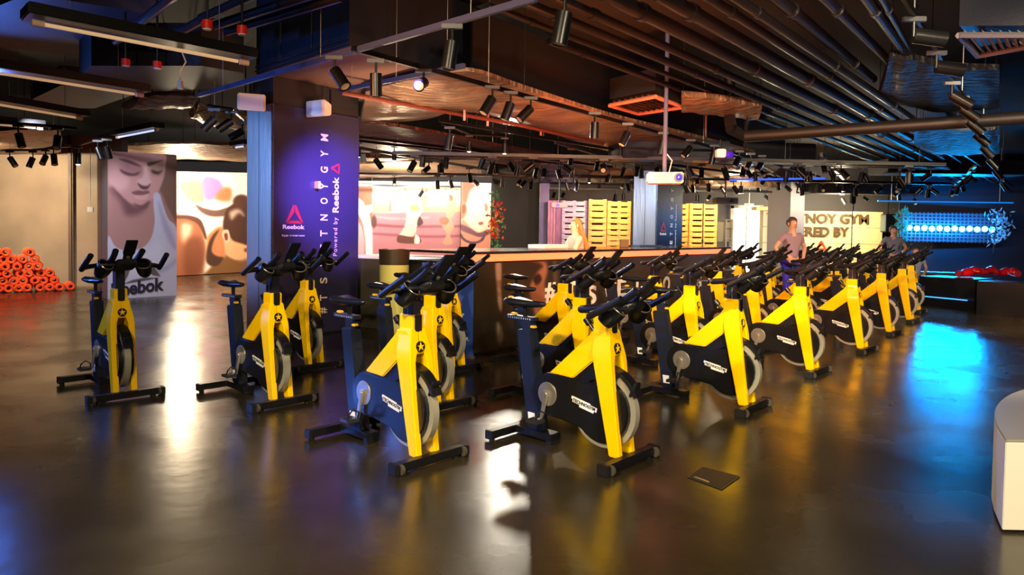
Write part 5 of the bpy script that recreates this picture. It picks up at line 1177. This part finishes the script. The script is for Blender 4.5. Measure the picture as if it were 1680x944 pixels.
# socket on wire at left
p = Z(296, 132, 3.0); t = thing('hanging_socket', 'cream power socket dangling on a cable near the tube lamps', 'socket', p)
MB().box((0, 0, -.05), (.05, .04, .09)).build('socket_body', mat('sensor_cream', (225, 190, 120), .5), t, .005); MB().tube([(0, 0, 0), (0, 0, .1), (.06, 0, .2), (.0, 0, .35), (-.1, 0, .5)], .008, 6).build('cable', MATS['sensor_cream'], t)
p = Y(148.5, 344, 15.2); t = thing('pendant_switch', 'small white box hanging on a long wire over the brown wall', 'switch', p)
MB().box((0, 0, 0), (.13, .03, .11)).build('switch_box', white, t, .005); MB().cyl((0, 0, .05), (0, 0, 1.35), .006, 5).build('wire', white, t)
p = Y(485, 150, 9.0); t = thing('hanging_cable', 'thin red-brown cable dangling beside the column top', 'cable', p)
MB().tube([(-.04, 0, -.2), (-.02, 0, 0), (.03, 0, .12), (.02, 0, .25)], .01, 6).build('cable_run', MATS['red_brown_pipe'], t)

# ------------------------------------------------------------------ people
def skin_obj(name, V, E, R, m, parent, root=0, sub=2):
    me = bpy.data.meshes.new(name); me.from_pydata(V, E, []); o = link(name, me, parent); me.materials.append(m)
    md = o.modifiers.new('skin', 'SKIN'); md.use_smooth_shade = True
    for i, r in enumerate(R): me.skin_vertices[0].data[i].radius = (r, r) if not isinstance(r, tuple) else r
    me.skin_vertices[0].data[root].use_root = True
    s2 = o.modifiers.new('sub', 'SUBSURF'); s2.levels = sub; s2.render_levels = sub
    return o
def person(loc, rz, H, label, skinc, shirt, pants, hair, pose='stand', long_hair=False, shoes=(30, 30, 34)):
    t = thing('person', label, 'person', loc, rz); k = H/1.75
    # faces -Y; joints
    J = dict(pel=(0, 0, .95), sp=(0, 0, 1.12), ch=(0, 0, 1.33), nk=(0, .0, 1.47), nk2=(0, -.01, 1.53), hd=(0, -.02, 1.62), tp=(0, -.005, 1.70))
    for s in (1, -1):
        n = 'L' if s > 0 else 'R'
        J['sh'+n] = (s*.17, 0, 1.42); 
        if pose == 'lean': J['el'+n] = (s*.21, -.12, 1.19); J['wr'+n] = (s*.14, -.33, 1.12)
        elif pose == 'hips': J['el'+n] = (s*.33, .04, 1.19); J['wr'+n] = (s*.19, -.08, 1.03)
        elif pose == 'sit': J['el'+n] = (s*.24, -.06, 1.17); J['wr'+n] = (s*.15, -.30, 1.08)
        else: J['el'+n] = (s*.23, .02, 1.15); J['wr'+n] = (s*.23, -.08, .92)
        J['hp'+n] = (s*.09, 0, .90)
        if pose == 'sit': J['kn'+n] = (s*.12, -.43, .90); J['an'+n] = (s*.12, -.42, .48); J['to'+n] = (s*.13, -.57, .45)
        else: J['kn'+n] = (s*.10, -.02, .50); J['an'+n] = (s*.10, .02, .09); J['to'+n] = (s*.12, -.15, .03)
    off = -.42 if pose == 'sit' else 0
    names = list(J); idx = {n: i for i, n in enumerate(names)}; V = [Vector(J[n])*k+Vector((0, 0, off*k)) for n in names]
    rad = dict(pel=.115, sp=.10, ch=.125, nk=.055, nk2=.05, hd=.088, tp=.06)
    for n in 'LR': rad.update({'sh'+n: .055, 'el'+n: .038, 'wr'+n: .027, 'hp'+n: .082, 'kn'+n: .055, 'an'+n: .038, 'to'+n: .03})
    E_ = [('pel', 'sp'), ('sp', 'ch'), ('ch', 'nk'), ('nk', 'nk2'), ('nk2', 'hd'), ('hd', 'tp')]
    for n in 'LR': E_ += [('ch', 'sh'+n), ('sh'+n, 'el'+n), ('el'+n, 'wr'+n), ('pel', 'hp'+n), ('hp'+n, 'kn'+n), ('kn'+n, 'an'+n), ('an'+n, 'to'+n)]
    Ei = [(idx[a], idx[b]) for a, b in E_]; Rr = [rad[n]*k for n in names]
    # hands: palm, four fingers, thumb
    for n, s in (('L', 1), ('R', -1)):
        w = V[idx['wr'+n]]; el = V[idx['el'+n]]; d = (w-el).normalized(); side = Vector((s, 0, 0)); side = (side-d*side.dot(d)).normalized(); dn = d.cross(side).normalized()
        if dn.z > 0: dn = -dn
        pi = len(V); V.append(w+d*.07*k); Rr.append(.026*k); Ei.append((idx['wr'+n], pi))
        for q2, ln in zip((-.027, -.009, .009, .027), (.07, .08, .075, .06)):
            a = len(V); V.append(w+d*.1*k+side*q2*k); Rr.append(.0095*k); Ei.append((pi, a)); V.append(w+d*(.1+ln*.6)*k+side*q2*1.1*k+dn*.015*k); Rr.append(.008*k); Ei.append((a, a+1)); V.append(w+d*(.1+ln*.85)*k+side*q2*1.1*k+dn*.04*k); Rr.append(.007*k); Ei.append((a+1, a+2))
        a = len(V); V.append(w+d*.05*k-side*.04*k+dn*.01*k); Rr.append(.011*k); Ei.append((pi, a)); V.append(w+d*.09*k-side*.055*k+dn*.02*k); Rr.append(.008*k); Ei.append((a, a+1))
    body = skin_obj('body', V, Ei, Rr, mat('skin_%d' % skinc[0], skinc, .5), t)
    def sub(keys, edges, grow, m, nm, extra=None):
        vs = [Vector(J[n])*k+Vector((0, 0, off*k)) for n in keys]; ii = {n: i for i, n in enumerate(keys)}
        if extra:
            for kk, p in extra.items(): vs[ii[kk]] = Vector(p)*k+Vector((0, 0, off*k))
        return skin_obj(nm, vs, [(ii[a], ii[b]) for a, b in edges], [(rad[n]+grow)*k for n in keys], m, t)
    lerp = lambda a, b, f_: tuple(J[a][i]*(1-f_)+J[b][i]*f_ for i in range(3))
    sub(['pel', 'sp', 'ch', 'nk', 'shL', 'shR', 'elL', 'elR'], [('pel', 'sp'), ('sp', 'ch'), ('ch', 'nk'), ('ch', 'shL'), ('ch', 'shR'), ('shL', 'elL'), ('shR', 'elR')], .012, shirt, 'shirt', {'nk': (0, 0, 1.44), 'elL': lerp('shL', 'elL', .6), 'elR': lerp('shR', 'elR', .6), 'pel': (0, 0, .98)})
    sub(['pel', 'hpL', 'hpR', 'knL', 'knR', 'anL', 'anR'], [('pel', 'hpL'), ('pel', 'hpR'), ('hpL', 'knL'), ('hpR', 'knR'), ('knL', 'anL'), ('knR', 'anR')], .014, pants, 'trousers', {'anL': lerp('knL', 'anL', .9), 'anR': lerp('knR', 'anR', .9)})
    o3 = Vector((0, 0, off*k))
    hz = MB()
    hz.ell(Vector((0, .012, 1.655))*k+o3, (.093*k, .102*k, .098*k), 16, 10)
    hm = hz.build('hair', hair, t)
    # keep the face clear: push the front of the hair cap back
    for v in hm.data.vertices:
        zz = (v.co.z-o3.z)/k
        if v.co.y < -.03*k and zz < 1.69: v.co.y = -.03*k + (v.co.y+.03*k)*.1
    if long_hair:
        rings = []
        for z, w, yb_ in ((1.71, .08, .03), (1.64, .11, .05), (1.52, .13, .08), (1.42, .15, .12), (1.30, .15, .15), (1.18, .12, .15), (1.10, .04, .14)):
            rings.append([Vector((w*math.cos(2*PI*q2/14), yb_+.05*math.sin(2*PI*q2/14), z))*k+o3 for q2 in range(14)])
        MB().loft(rings).build('long_hair', hair, t)
    # face: eyes, nose, mouth, ears
    for s in (1, -1):
        MB().ell(Vector((s*.032, -.098, 1.632))*k+o3, (.012*k, .008*k, .008*k), 8, 6).build('eye', mat('eye_white', (230, 228, 222), .3), t)
        MB().ell(Vector((s*.088, -.005, 1.62))*k+o3, (.012*k, .02*k, .032*k), 8, 6).build('ear', mat('skin_%d' % skinc[0], skinc, .5), t)
        MB().box(Vector((J[('toL' if s > 0 else 'toR')]))*k+o3+Vector((0, .055, .012))*k, (.085*k, .25*k, .07*k)).build('shoe', mat('shoe_%d' % shoes[0], shoes, .5), t, .02*k)
    MB().ell(Vector((0, -.108, 1.605))*k+o3, (.012*k, .018*k, .024*k), 8, 6).build('nose', mat('skin_%d' % skinc[0], skinc, .5), t)
    MB().ell(Vector((0, -.098, 1.568))*k+o3, (.026*k, .01*k, .007*k), 8, 6).build('mouth', mat('lips', (170, 90, 80), .5), t)
    return t
blonde = mat('hair_copper_blond', (206, 128, 58), .5, bump=(40, .5, .01, (6, 6, 1))); hdark = mat('hair_dark', (52, 38, 32), .6)
wp = Y(944, 400, 10.3)
person((wp.x, wp.y, 0), math.radians(-72), 1.64, 'woman with long copper-blond hair in a white top leaning behind the bar', (236, 190, 150), mat('cloth_cream', (205, 180, 160), .7), mat('cloth_black', (24, 24, 28), .7), blonde, 'lean', True)
person((4.97, 12.15, 0), math.radians(20), 1.76, 'person in mauve top and violet trousers, arms bent, among the bikes by the grey column', (206, 150, 120), mat('cloth_mauve', (150, 118, 130), .7), mat('cloth_blue', (58, 44, 200), .7), hdark, 'hips')
wp = Y(1465, 400, 17.2)
person((wp.x, wp.y, 0), math.radians(-10), 1.72, 'person with dark hair in grey standing below the black loudspeaker', (190, 140, 116), mat('cloth_grey', (110, 112, 124), .7), mat('cloth_black', (24, 24, 28), .7), hdark, 'hips')
wp = Y(1502, 440, 16.2)
per = person((wp.x, wp.y, -.06+.06), math.radians(-20), 1.60, 'person seated on a low stool behind the farthest bike', (196, 146, 126), mat('cloth_pale_blue', (140, 150, 180), .7), mat('cloth_grey', (110, 112, 124), .7), hdark, 'sit')
st = thing('low_stool', 'low dark stool under the seated person behind the bikes', 'stool', (wp.x, wp.y+.02, 0))
MB().cyl((0, 0, .32), (0, 0, .375), .19, 20).build('seat', black, st, .006)
for k in range(4): a = PI/4+k*PI/2; MB().cyl((.15*math.cos(a), .15*math.sin(a), 0), (.12*math.cos(a), .12*math.sin(a), .33), .016, 8).build('leg', blackm, st)
# brown cabinet behind the last bikes
p = Y(1464, 432, 18.6); t = thing('display_cabinet', 'beige cabinet with a small orange label behind the last bikes', 'cabinet', (p.x, p.y, 0))
MB().box((0, 0, .5), (.62, .4, 1.0)).build('body', mat('beige_board', (176, 140, 108), .5), t, .01); MB().prism([(.08, -.205, .72), (.26, -.205, .72), (.12, -.205, .92)], (0, -.004, 0)).build('label_triangle', mat('orange_label', (240, 120, 50), .5), t, smooth=False)

# ------------------------------------------------------------------ free-standing wash lights on walls and murals, mostly not tied to the fixtures
for p, tgt, pw, col, ang in [((-8.0, 18.2, 3.0), (-8.2, 20.2, 2.7), 620, WHITE, 120), ((-9.6, 17.4, 2.95), (-9.5, 19.6, 2.4), 480, WHITE, 110),
                        ((-4.9, 20.7, 2.95), (-4.9, 22.4, 2.75), 300, WHITE, 130), ((-3.0, 20.5, 2.95), (-3.0, 22.2, 2.75), 300, WHITE, 130), ((-1.1, 20.2, 2.9), (-1.0, 21.6, 2.4), 160, WHITE, 120),
                        ((2.6, 17.2, 2.55), (2.8, 18.4, 1.9), 380, (1, .62, .24), 140), ((1.4, 17.0, 2.55), (1.6, 18.5, 1.8), 160, (1, .62, .85), 120), ((5.0, 19.2, 2.55), (5.4, 20.4, 1.8), 400, (1, .62, .24), 130),
                        ((10.2, 23.2, 2.62), (10.3, 24.8, 1.9), 330, (1, .85, .55), 140), ((12.2, 23.4, 2.62), (12.2, 24.8, 1.8), 300, (1, .78, .4), 120),
                        ((-10.8, 13.3, 3.0), (-11.6, 16.0, 1.7), 1300, WARM, 110), ((-9.4, 12.2, 3.0), (-11.6, 14.0, .4), 600, WARM, 90), ((-7.5, 10.5, 3.1), (-7.6, 13.6, 1.4), 420, (.85, .85, 1), 70)]:
    light('SPOT', 'wall_wash_spot', p, tgt, pw, col, .08, angle=ang, blend=.8)
